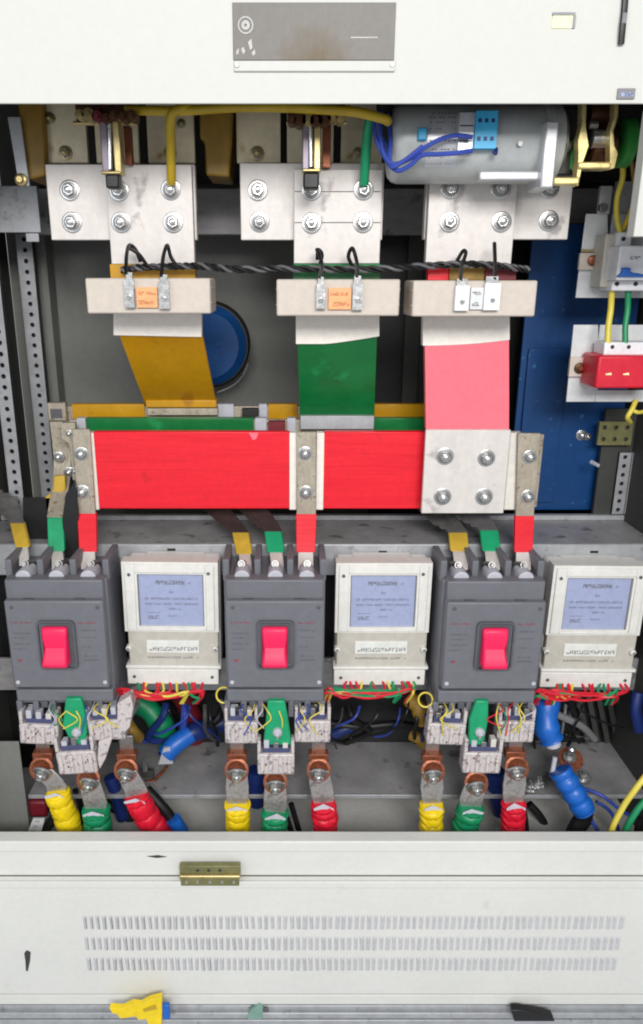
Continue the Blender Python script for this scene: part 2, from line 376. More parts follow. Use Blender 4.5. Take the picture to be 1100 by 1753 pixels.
# shelf that carries breakers and meters
sh = thing('mounting_shelf', P(500, 932, .25), 'grey steel mounting rail running across behind the breakers and meters', 'rail')
x0, x1, z0s, z1s = rect(150, 932, 1100, 985, .25)
b = MB(galv); b.box(XL, XR, .25, .262, z0s, z1s); b.build('front_flange', sh, .002)
b = MB(galvd); b.box(XL, XR, .262, .46, z1s - .012, z1s - .006); b.use(galv).box(XL, XR, .43, .445, z1s - .006, z1s + .006); b.build('top_face', sh, .0015)
b = MB(blackm)
for px, py in ((293, 941), (655, 945), (1017, 945)): b.pbox(px - 7, py - 2, px + 7, py + 2, .2495, .001)
b.build('slot_mark', sh)
b = MB(galvd); x0, x1, za, zb = rect(0, 1128, 1100, 1182, .27); b.box(XL, XR, .27, .28, za, zb); b.build('lower_rail', sh, .002)
# black sheets standing in for the shade between and below the two rails
b = MB(blackm); x0, x1, za, zb = rect(0, 985, 1100, 1130, .35); b.box(XL, XR, .35, .352, za, zb); b.build('gap_shade_sheet', sh)
b = MB(blackm); x0, x1, za, zb = rect(0, 1182, 1100, 1300, .35); b.box(XL, XR, .346, .348, za - .02, zb); b.build('lower_shade_sheet', sh)

# cable tray
tr = thing('cable_tray', P(500, 1365, .15), 'flat steel cross tray under the breakers where the cable lugs are bolted', 'tray')
zt_ = P(500, 1362, .15).z
b = MB(galvd); b.box(P(48, 1362, .15).x, XR, .152, .345, zt_ - .004, zt_); b.build('tray_top', tr)
b = MB(galv); b.box(P(48, 1362, .15).x, XR, .148, .1515, zt_ - .0065, zt_ + .003); b.build('tray_lip', tr, .001)

# ================================================================= small items on the top panel
npt = thing('nameplate', P(537, 65, -.003), 'rectangular brushed metal nameplate with a white strip along its lower edge on the top panel', 'nameplate')
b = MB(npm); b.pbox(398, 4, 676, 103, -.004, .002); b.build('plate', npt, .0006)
b = MB(cream); b.pbox(400, 103.5, 676, 122, -.006, .004); b.build('white_strip', npt, .0012)
b = MB(mat('plate_emblem_silver', (130, 129, 127), .35, .2))
q = P(420, 43, -.0042); ring = []
for i in range(20):
    a0 = 2 * math.pi * i / 20; a1 = 2 * math.pi * (i + 1) / 20
    for ra, rb in ((.011, .009), (.006, .002)):
        b.add([q + Vector((math.cos(a) * r, -.0004, math.sin(a) * r)) for a, r in ((a0, ra), (a1, ra), (a1, rb), (a0, rb))], [(0, 1, 2, 3)])
for pts in ([(412, 84), (416, 80), (420, 88), (416, 93)], [(424, 72), (430, 66), (432, 82), (428, 86)], [(430, 90), (436, 84), (437, 92), (433, 96)], [(404, 86), (409, 82), (408, 92), (404, 94)]):
    b.pprism(pts, -.0045, .0004)
b.pbox(600, 63, 646, 65, -.0043, .0002); b.build('emblem', npt)
for px, py in ((405, 112), (671, 111)):
    b = MB(steeld); q = P(px, py, -.006); b.cyl(q, q + Vector((0, -.002, 0)), .0034, .0026, 14); b.build('screw', npt)
b = MB(wblk); b.tube([P(1072, -30, -.006), P(1069, 15, -.006), P(1066, 45, -.008), P(1063, 76, -.006)], .0045, 8, 6, flat=.5)
b.use(wgry).box(P(1065, 28, -.009).x, P(1073, 28, -.009).x, -.010, -.004, P(1069, 40, -.009).z, P(1069, 22, -.009).z)
tag(b.build('cable_tie', None, loc=P(1066, 40, -.006)), 'black strap hanging down at the top right corner of the cream top panel', 'strap')
b = MB(mat('tag_grey', (122, 122, 128), .4)); b.pbox(1057, 151, 1087, 169, -.005, .003); b.use(metl).pbox(1063, 158, 1084, 165, -.0056, .0005)
b.use(inkd); b.glyphs(P(1065, 164, -.006).x, P(1083, 164, -.006).x, P(1065, 164, -.006).z, .004, -.0058)
tag(b.build('rating_tag', None, .0006, loc=P(1072, 160, -.004)), 'tiny grey tag riveted at the lower right edge of the top panel', 'tag')

# ================================================================= upper connections
def dropper(name, label, plate, band, back, bolts, mustbolts, sleeve_m, Y=.215):
    pass
# --- left phase (mustard)
def arm_plates(label, rects, bts, Y=.27):
    t = thing('contact_arm', P((rects[0][0] + rects[-1][2]) / 2, 280, Y), label, 'contact plate', 'flat contact arms above the bolted plates')
    for (l, tt, r, bb_) in rects:
        b = MB(tin2); b.pbox(l, tt, r, bb_, Y, .012); b.build('arm', t, .0015)
    for px, py, rr in bts: bolt(t, px, py, Y, rr, BOLTY)
    return t
tin2 = mat('cream_contact', (238, 226, 194), .36, .15, .12, 18, .1, 200, spots=((206, 176, 120), 22, .66))
arm_plates('cream metal contact arms at the far left behind the first brass rod', [(76, 170, 147, 279), (162, 185, 236, 279), (251, 170, 332, 279)], [(112, 262, 12), (85, 203, 10), (291, 262, 11), (310, 212, 8)])
arm_plates('cream metal contact arms in the middle behind the second brass rod', [(404, 170, 480, 279), (491, 185, 571, 279), (584, 170, 655, 279)], [(440, 263, 12), (612, 262, 9)])
def cross_plate(label, l, t, r, bt, Y, bts):
    o = thing('joint_plate', P((l + r) / 2, bt, Y), label, 'joint plate', 'wide tinned joint plates bolted behind the droppers')
    b = MB(tin); b.pbox(l, t, r, bt, Y, .02); b.build('plate', o, .0015)
    for px, py in bts: bolt(o, px, py, Y, 17)
    return o
cross_plate('tinned joint plate behind the left dropper, with two bolts beside it', 82, 281, 335, 411, .236, [(119, 326), (123, 381)])
cross_plate('tinned joint plate behind the middle dropper, with two bolts beside it', 411, 279, 656, 411, .236, [(441, 326), (444, 380)])
cross_plate('tinned joint plate under the motor, reaching out right of the third dropper', 728, 280, 978, 410, .236, [(940, 322), (939, 378)])

def dropper(label, l, t, r, b2, bts, stripes, sleeve, cols, cat='busbar'):
    Y = .215
    o = thing('busbar_dropper', P((l + r) / 2, t, Y), label, cat, 'vertical flat copper droppers passing through the beige blocks')
    b = MB(tin); b.pbox(l, t, r, b2, Y, .02); b.build('tinned_end', o, .001)
    for px, py in bts: bolt(o, px, py, Y, 17)
    for (a, c, m) in stripes:
        b = MB(m); b.pbox(a, b2 + .2, c, 480, Y - .001, .022); b.build('tape_band', o, .001)
    return o
d1 = dropper('left dropper in a mustard yellow sleeve slanting back to the rear bar', 185, 282, 330, 452,
             [(203, 327), (292, 325), (207, 381), (296, 381)], [(188, 334, must)], None, None)
d2 = dropper('middle dropper in a dark green sleeve going down behind the red bar', 503, 290, 652, 451,
             [(533, 326), (622, 325), (533, 382), (621, 381)], [(501, 651, greens)], None, None)
b = MB(greyp)
for py in (328, 381): b.pbox(504, py - .8, 651, py + .8, .2145, .001)
b = b.build('seam', d2)
d3 = dropper('right dropper in a red sleeve, sky reflection painted in as pink, ending in a beige plate with four bolts', 732, 290, 881, 459,
             [(771, 323), (857, 323), (769, 380), (858, 380)], [(732, 768, reds), (769, 829, mustd), (830, 884, maroon)], None, None)
# under the blocks: cream wrap then the coloured sleeve with a cut edge that is not straight
def sleeve(parent, top_px, edge, bot_px, Yt, Yb, th, m, cream_w, name):
    """sheath as a thick slab; edge: pixel polyline where the cream wrap stops"""
    (l, r) = top_px; (bl, br, by) = bot_px
    n = 12; b = MB(m); fr_, bk = [], []
    tops = [P(l + (r - l) * i / n, edge(i / n), Yt) for i in range(n + 1)]
    bots = [P(bl + (br - bl) * i / n, by, Yb) for i in range(n + 1)]
    rows = 6; V = []
    for k in range(rows + 1):
        for i in range(n + 1): V.append(tops[i].lerp(bots[i], k / rows) + Vector((0, random.uniform(-.0006, .0006), 0)))
    nv = len(V); V2 = [v + Vector((0, th, 0)) for v in V]
    F_ = [(k * (n + 1) + i, k * (n + 1) + i + 1, (k + 1) * (n + 1) + i + 1, (k + 1) * (n + 1) + i) for k in range(rows) for i in range(n)]
    F2 = [tuple(nv + j for j in reversed(f)) for f in F_]
    per = list(range(n + 1)) + [k * (n + 1) + n for k in range(1, rows + 1)] + [rows * (n + 1) + i for i in range(n - 1, -1, -1)] + [k * (n + 1) for k in range(rows - 1, 0, -1)]
    sd = [(per[j], per[(j + 1) % len(per)], nv + per[(j + 1) % len(per)], nv + per[j]) for j in range(len(per))]
    b.add(V + V2, F_ + F2 + sd); b.build(name, parent)
    (cl, cr, ct) = cream_w
    b = MB(sleevew); top = [P(cl + (cr - cl) * i / n, ct, Yt) for i in range(n + 1)]
    low = [P(cl + (cr - cl) * i / n, edge(i / n) + 3, Yt) for i in range(n + 1)]
    e = .0022
    V = [v + Vector((0, -e, 0)) for v in top + low] + [v + Vector((0, th + e, 0)) for v in top + low]; q = n + 1
    F_ = []
    for i in range(n):
        F_ += [(i, i + 1, q + i + 1, q + i), (2 * q + i, 3 * q + i, 3 * q + i + 1, 2 * q + i + 1), (i, 2 * q + i, 2 * q + i + 1, i + 1), (q + i, q + i + 1, 3 * q + i + 1, 3 * q + i)]
    F_ += [(0, q, 3 * q, 2 * q), (n, 2 * q + n, 3 * q + n, q + n)]
    b.add(V, F_); b.build('cream_wrap', parent, .001)
sleeve(d1, (203, 346), lambda t: 571 + 3 * t, (249, 370, 694), .215, .39, .016, must, (194, 345, 505), 'sleeve')
sleeve(d2, (509, 645), lambda t: 586 - 14 * max(0, t - .35) ** 1.2 * 1.6, (513, 640, 712), .215, .33, .016, greens, (506, 649, 505), 'sleeve')
sleeve(d3, (727, 871), lambda t: 589 - 10 * t * t, (729, 871, 735), .215, .232, .016, sheen_reds, (723, 872, 505), 'sleeve')
b = MB(tin); b.pbox(725, 736, 868, 879, .222, .012); b.build('bolted_plate', d3, .0015)
for px, py in ((761, 781), (832, 784), (757, 850), (828, 850)): bolt(d3, px, py, .222, 15)
b = MB(must); b.pbox(249, 685, 370, 698, .372, .05); b.build('foot_sleeve', d1, .002)
b = MB(tinold); b.pbox(252, 699, 372, 711, .374, .05); b.build('foot_joint', d1, .001)
b = MB(galv); b.pbox(514, 712, 640, 735, .312, .05); b.build('foot_joint', d2, .001)

# resin current transformer blocks round the droppers
def ct_block(label, l, t, r, bt, term, tm, lab):
    Y = .11
    o = thing('resin_block', P((l + r) / 2, bt, Y), label, 'current transformer', 'beige resin transformer blocks round the droppers')
    b = MB(ctb); x0, x1, z0, z1 = rect(l, t, r, bt, Y)
    b.box(x0, x1, Y, Y + .10, z0, z1); b.build('body', o, .003)
    b = MB(tin2)
    for c in (.3, .72): b.box(x0 - .0012, x1 + .0012, Y + .006, Y + .085, z0 + (z1 - z0) * c, z0 + (z1 - z0) * c + .0008)
    b.build('seam', o)
    for k, (a, c, tt, bb_) in enumerate(term):
        b = MB(tm); b.pbox(a, tt + 12, c, bb_, Y - .012, .0115); b.use(steelb)
        b.pbox(a + 3, tt, c - 3, tt + 16, Y - .010, .006)
        q = P((a + c) / 2, (tt + bb_) / 2 + 12, Y - .012); b.cyl(q, q + Vector((0, -.004, 0)), .0042, .0036, 12)
        b.use(greyp).box(q.x - .0035, q.x + .0035, -.0045 + q.y, q.y - .0038, q.z - .0006, q.z + .0006)
        b.build('terminal', o, .0008)
    a, c, tt, bb_, m = lab
    b = MB(m); b.pbox(a, tt, c, bb_, Y - .006, .0055); b.use(inkd if m is not orng else mat('rust_print', (196, 112, 62), .5))
    x0, x1, z0, z1 = rect(a, tt, c, bb_, Y - .006)
    b.glyphs(x0 + .003, x1 - .002, z1 - .012, .005, Y - .0066); b.glyphs(x0 + .003, x1 - .002, z0 + .006, .006, Y - .0066)
    b.build('rating_label', o, .0005)
    return o
ct_block('left beige resin block round the mustard dropper, orange label, right side showing', 147, 476, 360, 537, [(212, 229, 466, 527), (271, 289, 470, 529)], steelb, (233, 269, 492, 527, orng))
ct_block('middle beige resin block round the green dropper, with an orange label', 473, 478, 684, 541, [(541, 557, 474, 529), (603, 621, 472, 531)], steelb, (562, 601, 493, 530, orng))
ct_block('right beige resin block round the right dropper, with two white terminal covers', 706, 480, 918, 542, [(779, 803, 477, 532), (829, 856, 473, 531)], mcbw, (805, 827, 492, 530, platew))

# braided control cable with the little leads that drop to the blocks
darkgry = mat('strand_grey', (98, 98, 102), .5)
bc = thing('braided_cable', P(560, 460, .19), 'black and grey twisted control cable hanging across in front of the three droppers', 'cable')
path = spline([P(*p) for p in ((208, 462, .20), (240, 458, .19), (300, 456, .185), (350, 456, .185), (400, 461, .185), (480, 460, .185), (560, 461, .185), (640, 461, .185), (720, 456, .185), (800, 452, .185), (860, 456, .19), (905, 462, .20))], 14)
for ph, m in ((0, wblk), (2.1, darkgry), (4.2, wblk)):
    b = MB(m); pts = []
    for i, p in enumerate(path):
        a = i * .62 + ph; pts.append(p + Vector((0, math.cos(a) * .004, math.sin(a) * .004)))
    b.tube(pts, .0029, 7, 1); b.build('strand', bc)
for pts in ([(216, 470, .10), (216, 440, .13), (221, 420, .17), (232, 428, .18), (240, 448, .188)], [(222, 425, .172), (238, 436, .176), (252, 456, .186)],
            [(276, 474, .10), (279, 440, .14), (286, 420, .17), (292, 440, .182), (303, 456, .186)],
            [(546, 477, .10), (551, 455, .15), (544, 430, .17), (543, 444, .18)], [(548, 450, .16), (551, 436, .172), (546, 428, .18), (541, 428, .185)],
            [(610, 475, .10), (611, 452, .15), (603, 425, .17), (596, 440, .18), (606, 460, .19)],
            [(788, 480, .10), (790, 456, .15), (797, 434, .17), (792, 430, .178), (780, 450, .188)], [(846, 478, .10), (847, 450, .15), (846, 416, .18)]):
    b = MB(wblk); b.tube([P(*p) for p in pts], .0034, 8, 6); b.build('lead', bc)

# brass rods
def rod(label, l, t, r, bt, cap):
    Y = .13; o = thing('brass_rod', P((l + r) / 2, bt, Y), label, 'linkage rod', 'brass plated linkage rods at the top')
    cx = (l + r) / 2
    b = MB(cheek); b.pbox(l, t, l + (r - l) * .38, bt, Y, .03); b.use(brass); b.pbox(l + (r - l) * .62, t, r, bt, Y, .03); b.use(blackm).pbox(l + (r - l) * .4, t, l + (r - l) * .6, bt - 6, Y + .012, .015)
    b.use(brass).pbox(l, bt - 6, r, bt, Y - .002, .034); b.pbox(l - 6, t - 10, r + 6, t, Y - .004, .04); b.build('fork', o, .002)
    b = MB(steelb); b.cyl(P(cx - 2, t + 5, Y + .004), P(cx - 1, bt - 8, Y + .004), .0042); b.build('pin', o)
    b = MB(blackm); b.pbox(cap[0], cap[1], cap[2], cap[3], Y, .03); b.build('rubber_cap', o, .003)
    return o
rod('left brass forked rod with a black rubber tip in front of the first dropper', 172, 206, 206, 298, (180, 298, 203, 322))
rod('right brass forked rod with a black rubber tip in front of the middle dropper', 517, 202, 549, 294, (519, 295, 546, 323))
# bronze mechanism hanging under the top panel
def mech(label, x0p, x1p, y0p, y1p):
    o = thing('latch_mechanism', P((x0p + x1p) / 2, y1p, .17), label, 'mechanism', 'dark bronze latch mechanisms under the top panel')
    b = MB(brasd); b.pbox(x0p, y0p - 30, x1p, y1p - 3, .155, .03); b.build('plate', o, .002)
    for i in range(7):
        px = x0p + (x1p - x0p) * (i + .5) / 7; q = P(px, y1p - 10 + random.uniform(-6, 6), .12)
        b = MB(random.choice((brasd, brass, copper, brasd, maroon))); b.cyl(q, q + Vector((0, .03, 0)), random.uniform(.006, .011), n=14)
        b.cyl(q + Vector((0, -.005, 0)), q, .004, n=10); b.build('roller', o)
    b = MB(brass); b.cyl(P(x0p - 2, y1p, .155), P(x1p + 2, y1p, .155), .0035, n=10); b.build('cross_pin', o)
mech('dark bronze latch mechanism above the first brass rod', 128, 232, 188, 211)
mech('dark bronze latch mechanism above the second brass rod', 492, 590, 188, 210)
# copper flags beside the rods
b = MB(copper); b.pbox(212, 215, 224, 282, .20, .02)
tag(b.build('copper_strip', None, .001, loc=P(218, 282, .2)), 'narrow copper strip beside the first brass rod', 'strip')
b = MB(copper); b.pbox(552, 212, 566, 287, .20, .02)
tag(b.build('copper_strip', None, .001, loc=P(558, 282, .2)), 'narrow copper strip beside the second brass rod', 'strip')

# ochre insulating pieces
def ochre(label, pts, Y, d):
    b = MB(mustd); b.pprism(pts, Y, d); return tag(b.build('insulating_barrier', None, .004, loc=P(*pts[0], Y)), label, 'insulator', 'ochre insulating barriers hanging from the top')
ochre('ochre insulating barrier at the far left edge beside the galvanised strip', [(24, 150), (72, 150), (78, 300), (48, 308), (38, 240)], .25, .10)
ochre('ochre insulating barrier between the left and middle contact arms', [(340, 150), (399, 150), (396, 240), (392, 303), (352, 300), (350, 240), (342, 238)], .25, .12)
b = MB(galv); b.pprism([(12, 200), (34, 200), (50, 318), (32, 318)], .24, .006)
q = P(36, 308, .238); b.use(brass); b.lathe(q, (0, -1, 0), [(0, .011), (.004, .011), (.006, .006), (.012, .006)], 16)
tag(b.build('side_strip', None, .0008, loc=P(36, 310, .24)), 'slanting galvanised strip with a brass screw at the upper left', 'strip')

# yellow hose and green hose
hs = thing('yellow_hose', P(450, 190, .12), 'yellow sleeved lead running along the top and dropping to the left dropper bolt', 'hose')
MB(hosey).tube([P(*p) for p in ((215, 188, .15), (300, 190, .13), (400, 184, .12), (480, 184, .11), (560, 188, .11), (610, 192, .10), (655, 203, .10), (664, 208, .11))], .0074, 12, 8).build('horizontal_run', hs)
MB(hosey).tube([P(*p) for p in ((330, 184, .13), (302, 189, .125), (292, 204, .13), (292, 250, .16), (293, 300, .185), (293, 312, .195))], .0078, 12, 8).build('drop', hs)
b = MB(hosey); b.tube([P(*p) for p in ((330, 172, .2), (420, 176, .2), (520, 174, .2), (600, 180, .2))], .008, 10, 6); b.build('second_run', hs)
b = MB(teal); b.tube([P(*p) for p in ((634, 196, .15), (628, 235, .16), (624, 290, .18), (623, 314, .195))], .0082, 12, 8)
tag(b.build('green_hose', None, loc=P(624, 310, .19)), 'green sleeved lead dropping to the upper right bolt of the middle dropper', 'hose')

# motor
Ym = .17; mc = P(800, 248, Ym); R = pxs(64, 800, 248, .12)
mo = thing('charging_motor', mc, 'grey cylindrical motor lying across under the top panel with a silver label and cyan connector', 'motor')
xa = P(664, 248, Ym).x; xb = P(948, 248, Ym).x
b = MB(motg); b.lathe((xa, Ym, mc.z), (1, 0, 0), [(0, R * .72), (.002, R * .84), (.008, R * .95), (.018, R), (xb - xa - .004, R), (xb - xa, R * .97)], 56); b.build('housing', mo)
b = MB(motl); q0 = P(818, 303, .115); q1 = P(920, 303, .115); b.box(q0.x, q1.x, .105, .13, q0.z - .006, q0.z + .008); b.build('tie_bar', mo, .003)
b = MB(motg); b.lathe((xb - .03, Ym, mc.z), (1, 0, 0), [(0, R * 1.0), (.001, R * 1.03), (.012, R * 1.03), (.013, R * 1.0)], 56); b.build('end_flange', mo)
b = MB(steeld); b.lathe((xb, Ym, mc.z), (1, 0, 0), [(0, R * .9), (.006, R * .88), (.012, R * .5), (.03, R * .4)], 40); b.build('end_bell', mo)
def curved_label(m, x0, x1, a0, a1, rr, name, parent):
    b = MB(m); n = 14; V = []; F_ = []
    for i in range(n + 1):
        a = math.radians(a0 + (a1 - a0) * i / n)
        for x in (x0, x1): V.append(Vector((x, Ym - math.cos(a) * rr, mc.z + math.sin(a) * rr)))
    for i in range(n): F_.append((2 * i, 2 * i + 1, 2 * i + 3, 2 * i + 2))
    b.add(V, F_); return b
lx = lambda px: P(px, 248, .11).x
b = curved_label(motl, lx(731), lx(784), -42, 40, R * 1.004, 'x', mo)
b.use(inkd)
for a in (38, 30, 22, 12, -4, -16, -27, -36):
    for k in range(9):
        if random.random() < .7:
            x = lx(735 + k * 5.2); aa = math.radians(a); z = mc.z + math.sin(aa) * R * 1.008; y = Ym - math.cos(aa) * R * 1.008
            w = random.uniform(.0012, .003); b.add([(x, y, z), (x + w, y, z), (x + w, y - .0002, z + .0016), (x, y - .0002, z + .0016)], [(0, 1, 2, 3)])
b.build('label', mo)
b = MB(motl); zz = mc.z + .004; yf = Ym - R
b.box(lx(782), lx(808), yf - .006, yf + .02, zz - .026, zz + .032); b.use(inkd)
for k in range(2): b.box(lx(784), lx(806), yf - .0066, yf - .0058, zz + .012 - k * .022, zz + .014 - k * .022)
b.build('junction_cover', mo, .001)
b = MB(cyan); b.box(lx(808), lx(845), yf - .014, yf + .015, zz - .021, zz + .033); b.use(navy)
for i in range(3):
    for j in range(2):
        b.box(lx(812 + i * 11), lx(818 + i * 11), yf - .0146, yf - .0138, zz - .010 + j * .026, zz - .004 + j * .026)
b.build('connector', mo, .002)
b = MB(cyan); b.box(lx(713), lx(728), yf - .010, yf + .004, zz - .008, zz + .010); b.build('wire_clip', mo, .002)
MB(navy).tube([Vector((lx(842), yf - .01, zz - .024)), Vector((lx(846), yf - .012, zz - .028)), Vector((lx(848), yf - .006, zz - .02))], .003, 8).build('stub', mo)
for pts in ([(808, 235, .09), (780, 232, .088), (755, 238, .088), (728, 252, .09), (700, 272, .095), (672, 281, .10), (656, 262, .11), (650, 225, .12), (652, 192, .13)],
            [(808, 258, .09), (780, 262, .086), (750, 264, .086), (722, 266, .09), (700, 284, .095), (680, 292, .10), (664, 278, .11), (644, 240, .12), (640, 195, .13)],
            [(724, 250, .088), (690, 276, .092), (668, 284, .1), (668, 240, .12), (664, 196, .14)]):
    b = MB(wblue); b.tube([P(*p) for p in pts], .0036, 8, 7); b.build('wire', mo)
b = MB(motl); x0, x1, z0, z1 = rect(931, 180, 954, 322, .09); b.box(x0, x1, .09, .16, z0, zt - .005); b.build('bracket', mo, .003)
b = MB(steeld); q = P(890, 246, .105); b.cyl(q + Vector((0, .01, 0)), q + Vector((0, -.002, 0)), .004, n=12); b.build('rivet', mo)
for dx, dz, m_, r_, l_ in ((664, 262, wblue, .005, 0), (660, 205, blackm, .012, 0)):
    q = P(dx, dz, .15); b = MB(m_); b.tube([q + Vector((-.01, 0, .05)), q, q + Vector((.01, 0, -.03))], r_, 8); b.build('cable_end', mo)

# gear yoke to the right of the motor
yk = thing('gear_yoke', P(1020, 300, .12), 'brass plated yoke holding a dark drive wheel at the right of the motor', 'gear yoke')
b = MB(brassy)
b.pprism([(997, 150), (1005, 150), (1003, 215), (1008, 250), (998, 278), (990, 318), (985, 318), (990, 270), (989, 240), (996, 215)], .10, .02)
b.build('left_cheek', yk, .001)
b = MB(brassy); b.pprism([(1052, 150), (1060, 150), (1058, 200), (1050, 225), (1052, 250), (1058, 262), (1052, 288), (1044, 290), (1044, 225), (1052, 200)], .10, .02); b.build('right_cheek', yk, .001)
b = MB(brassy); b.pbox(990, 277, 1046, 289, .095, .03); b.pbox(948, 303, 992, 316, .095, .02); b.build('foot_plate', yk, .0025)
q = P(1004, 250, .16); q2 = P(1046, 250, .16); w_ = q2.x - q.x
b = MB(brasd); b.lathe(q, (1, 0, 0), [(0, .03), (.002, .034), (w_ - .002, .034), (w_, .03)], 36); b.build('drive_wheel', yk)
b = MB(steelb); b.lathe(P(1010, 238, .13), (1, 0, 0), [(0, .010), (.001, .0145), (w_ * .6, .0145), (w_ * .62, .01)], 28); b.build('roller', yk)
b = MB(brasd); b.lathe(P(1006, 195, .16), (1, 0, 0), [(0, .02), (w_, .02)], 28); b.use(steeld).cyl(P(1008, 214, .12), P(1022, 214, .12), .006); b.build('shaft', yk)
b = MB(blackm); b.pbox(956, 183, 998, 300, .14, .05); b.use(gearg).pbox(978, 235, 988, 290, .135, .01); b.use(steeld); b.lathe(P(958, 250, .13), (1, 0, 0), [(0, .02), (.008, .012), (.018, .008)], 20); b.build('gearbox', yk, .003)
b = MB(gearg); b.lathe(P(1058, 245, .17), (1, 0, 0), [(0, .034), (.002, .038), (.018, .038), (.020, .03)], 32); b.use(blackm).cyl(P(1052, 245, .17), P(1084, 245, .17), .01)
tag(b.build('green_cam', None, loc=P(1070, 290, .17)), 'green plastic cam disc behind the right cheek of the brass yoke', 'cam')

# ================================================================= background pieces
q = P(352, 592, .50); Rr = pxs(70, 352, 592, .50)
t = thing('blue_transformer', q, 'round dark blue resin transformer behind the mustard dropper', 'transformer')
b = MB(blued); b.lathe(q, (0, 1, 0), [(0, Rr * .80), (.006, Rr * .88), (.012, Rr * .98), (.06, Rr), (.10, Rr * .96)], 64); b.build('body', t)
b = MB(blackm); b.lathe(q + Vector((0, .02, 0)), (0, 1, 0), [(0, Rr * 1.02), (.004, Rr * 1.06), (.05, Rr * 1.06), (.055, Rr * 1.0)], 64); b.build('rim', t)
b = MB(bluep); b.glyphs(q.x + .02, q.x + .06, q.z - .002, .010, q.y - .0012); b.build('print', t)
MB(steeld).tube([P(*p) for p in ((372, 672, .47), (396, 662, .47), (414, 645, .47), (425, 622, .47))], .003, 8).build('wire_handle', t)
b = MB(bluep); x0, x1, za, zb = rect(890, 400, 1032, 866, .47); b.box(x0, x1 + .06, .47, .48, za - .01, zb + .02)
bp_ = thing('blue_board', P(960, 865, .47), 'tall blue painted rear panel at the right behind the beige block', 'panel')
b.build('sheet', bp_, .001); bolt(bp_, 995, 745, .47, 9); bolt(bp_, 1006, 748, .47, 6)
b = MB(bluep); x0, x1, za, zb = rect(893, 598, 960, 860, .462); b.box(x0, x1, .462, .469, za, zb); b.build('lower_sheet', bp_, .001)
# dark perforated pieces at the right
b = MB(olive); x0, x1, za, zb = rect(1024, 722, 1082, 762, .42); perf_strip(b, x0, x1, za, zb, .42, .02, .0052, 3); b.use(darkw).box(x0, x1, .428, .43, za, zb)
tag(b.build('perforated_channel', None, loc=P(1050, 760, .42)), 'olive plated perforated channel under the red terminal block', 'channel')
b = MB(darkw); x0, x1, za, zb = rect(1026, 700, 1100, 885, .44); b.box(x0, XR, .44, .45, za, zb)
b.use(galv); x0, x1, z0, z1 = rect(1054, 775, 1074, 880, .43); perf_strip(b, x0, x1, z0, z1, .43, .019, .005); b.use(galvd).box(x1 + .002, x1 + .015, .43, .44, z0, z1); b.use(blackm).box(x0, x1, .436, .437, z0, z1)
tag(b.build('perforated_upright', None, loc=P(1060, 880, .43)), 'galvanised perforated upright in the dark gap at the right edge, above the shelf', 'upright')
MB(capw)
b = MB(capw); b.cyl(P(1012, 791, .42), P(1024, 797, .40), .005, .004, 12); tag(b.build('cable_ferrule', None, loc=P(1018, 794, .41)), 'small pale ferrule in the dark gap right of the blue panel', 'ferrule')

# ================================================================= main horizontal bars
def hbar(name, label, l, t, r, bt, Y, d, m, cat='busbar'):
    o = thing(name, P((l + r) / 2, bt, Y), label, cat, 'horizontal busbars'); return o
yb = hbar('busbar', 'rear horizontal busbar in mustard sleeve, uppermost of the three', 120, 690, 725, 712, .40, .02, must)
zy = P(400, 693, .40).z
def seg(parent, l, r, Y, ztop, h, th, m, name, dz=0, dy=0):
    b = MB(m); b.box(P(l, 715, Y).x, P(r, 715, Y).x, Y + dy, Y + th - dy, ztop - h + dz, ztop + dz); return b.build(name, parent, .0015)
seg(yb, 84, 727, .404, P(400, 696, .40).z, .10, .012, tinold, 'bar')
for l, r in ((124, 248), (459, 509), (640, 727)): seg(yb, l, r, .40, P(400, 692, .40).z, .10, .02, must, 'sleeve')
seg(yb, 372, 400, .40, P(400, 692, .40).z, .10, .02, capw, 'wrap'); seg(yb, 443, 457, .40, P(400, 692, .40).z, .10, .02, capw, 'wrap')
b = MB(blackm); b.pbox(414, 700, 442, 714, .385, .02); b.build('clamp', yb, .001)
b = MB(tinold); b.pbox(82, 690, 112, 720, .385, .02); b.use(greyp).pbox(86, 700, 106, 716, .384, .001); b.build('end_joint', yb, .001)
gb = hbar('busbar', 'middle horizontal busbar in dark green sleeve just above the red one', 143, 713, 725, 733, .33, .02, greens)
zg = P(400, 716, .33).z
seg(gb, 118, 727, .334, P(400, 719, .33).z, .10, .012, tinold, 'bar')
for l, r in ((146, 434), (640, 727)): seg(gb, l, r, .33, zg, .10, .02, greens, 'sleeve')
seg(gb, 130, 145, .33, zg, .10, .02, capw, 'wrap'); seg(gb, 436, 456, .33, zg, .10, .02, capw, 'wrap'); seg(gb, 491, 506, .33, zg, .10, .02, capw, 'wrap')
b = MB(maroon); b.pbox(459, 722, 488, 738, .315, .02); b.build('clamp', gb, .001)
rb = hbar('busbar', 'front horizontal busbar in a bright red sleeve with cream wrapped ends', 165, 740, 725, 870, .26, .015, reds)
b = MB(tinold); b.pbox(127, 744, 925, 868, .264, .008); b.build('bar', rb, .001)
for l, r in ((164, 495), (553, 727)):
    b = MB(reds); x0, x1, z0, z1 = rect(l, 739, r, 871, .258); b.box(x0, x1, .258, .275, z0, z1); b.build('sleeve', rb, .002)
for l, r in ((151, 164.5), (495, 508), (541, 554), (868, 888)):
    b = MB(sleevew); b.pbox(l, 741, r, 873, .2565, .02); b.build('wrap', rb, .0015)
b = MB(sheen_reds); b.pprism([(426, 741), (442, 741), (438, 752), (432, 753)], .2572, .0008); b.build('sheen_patch', rb)

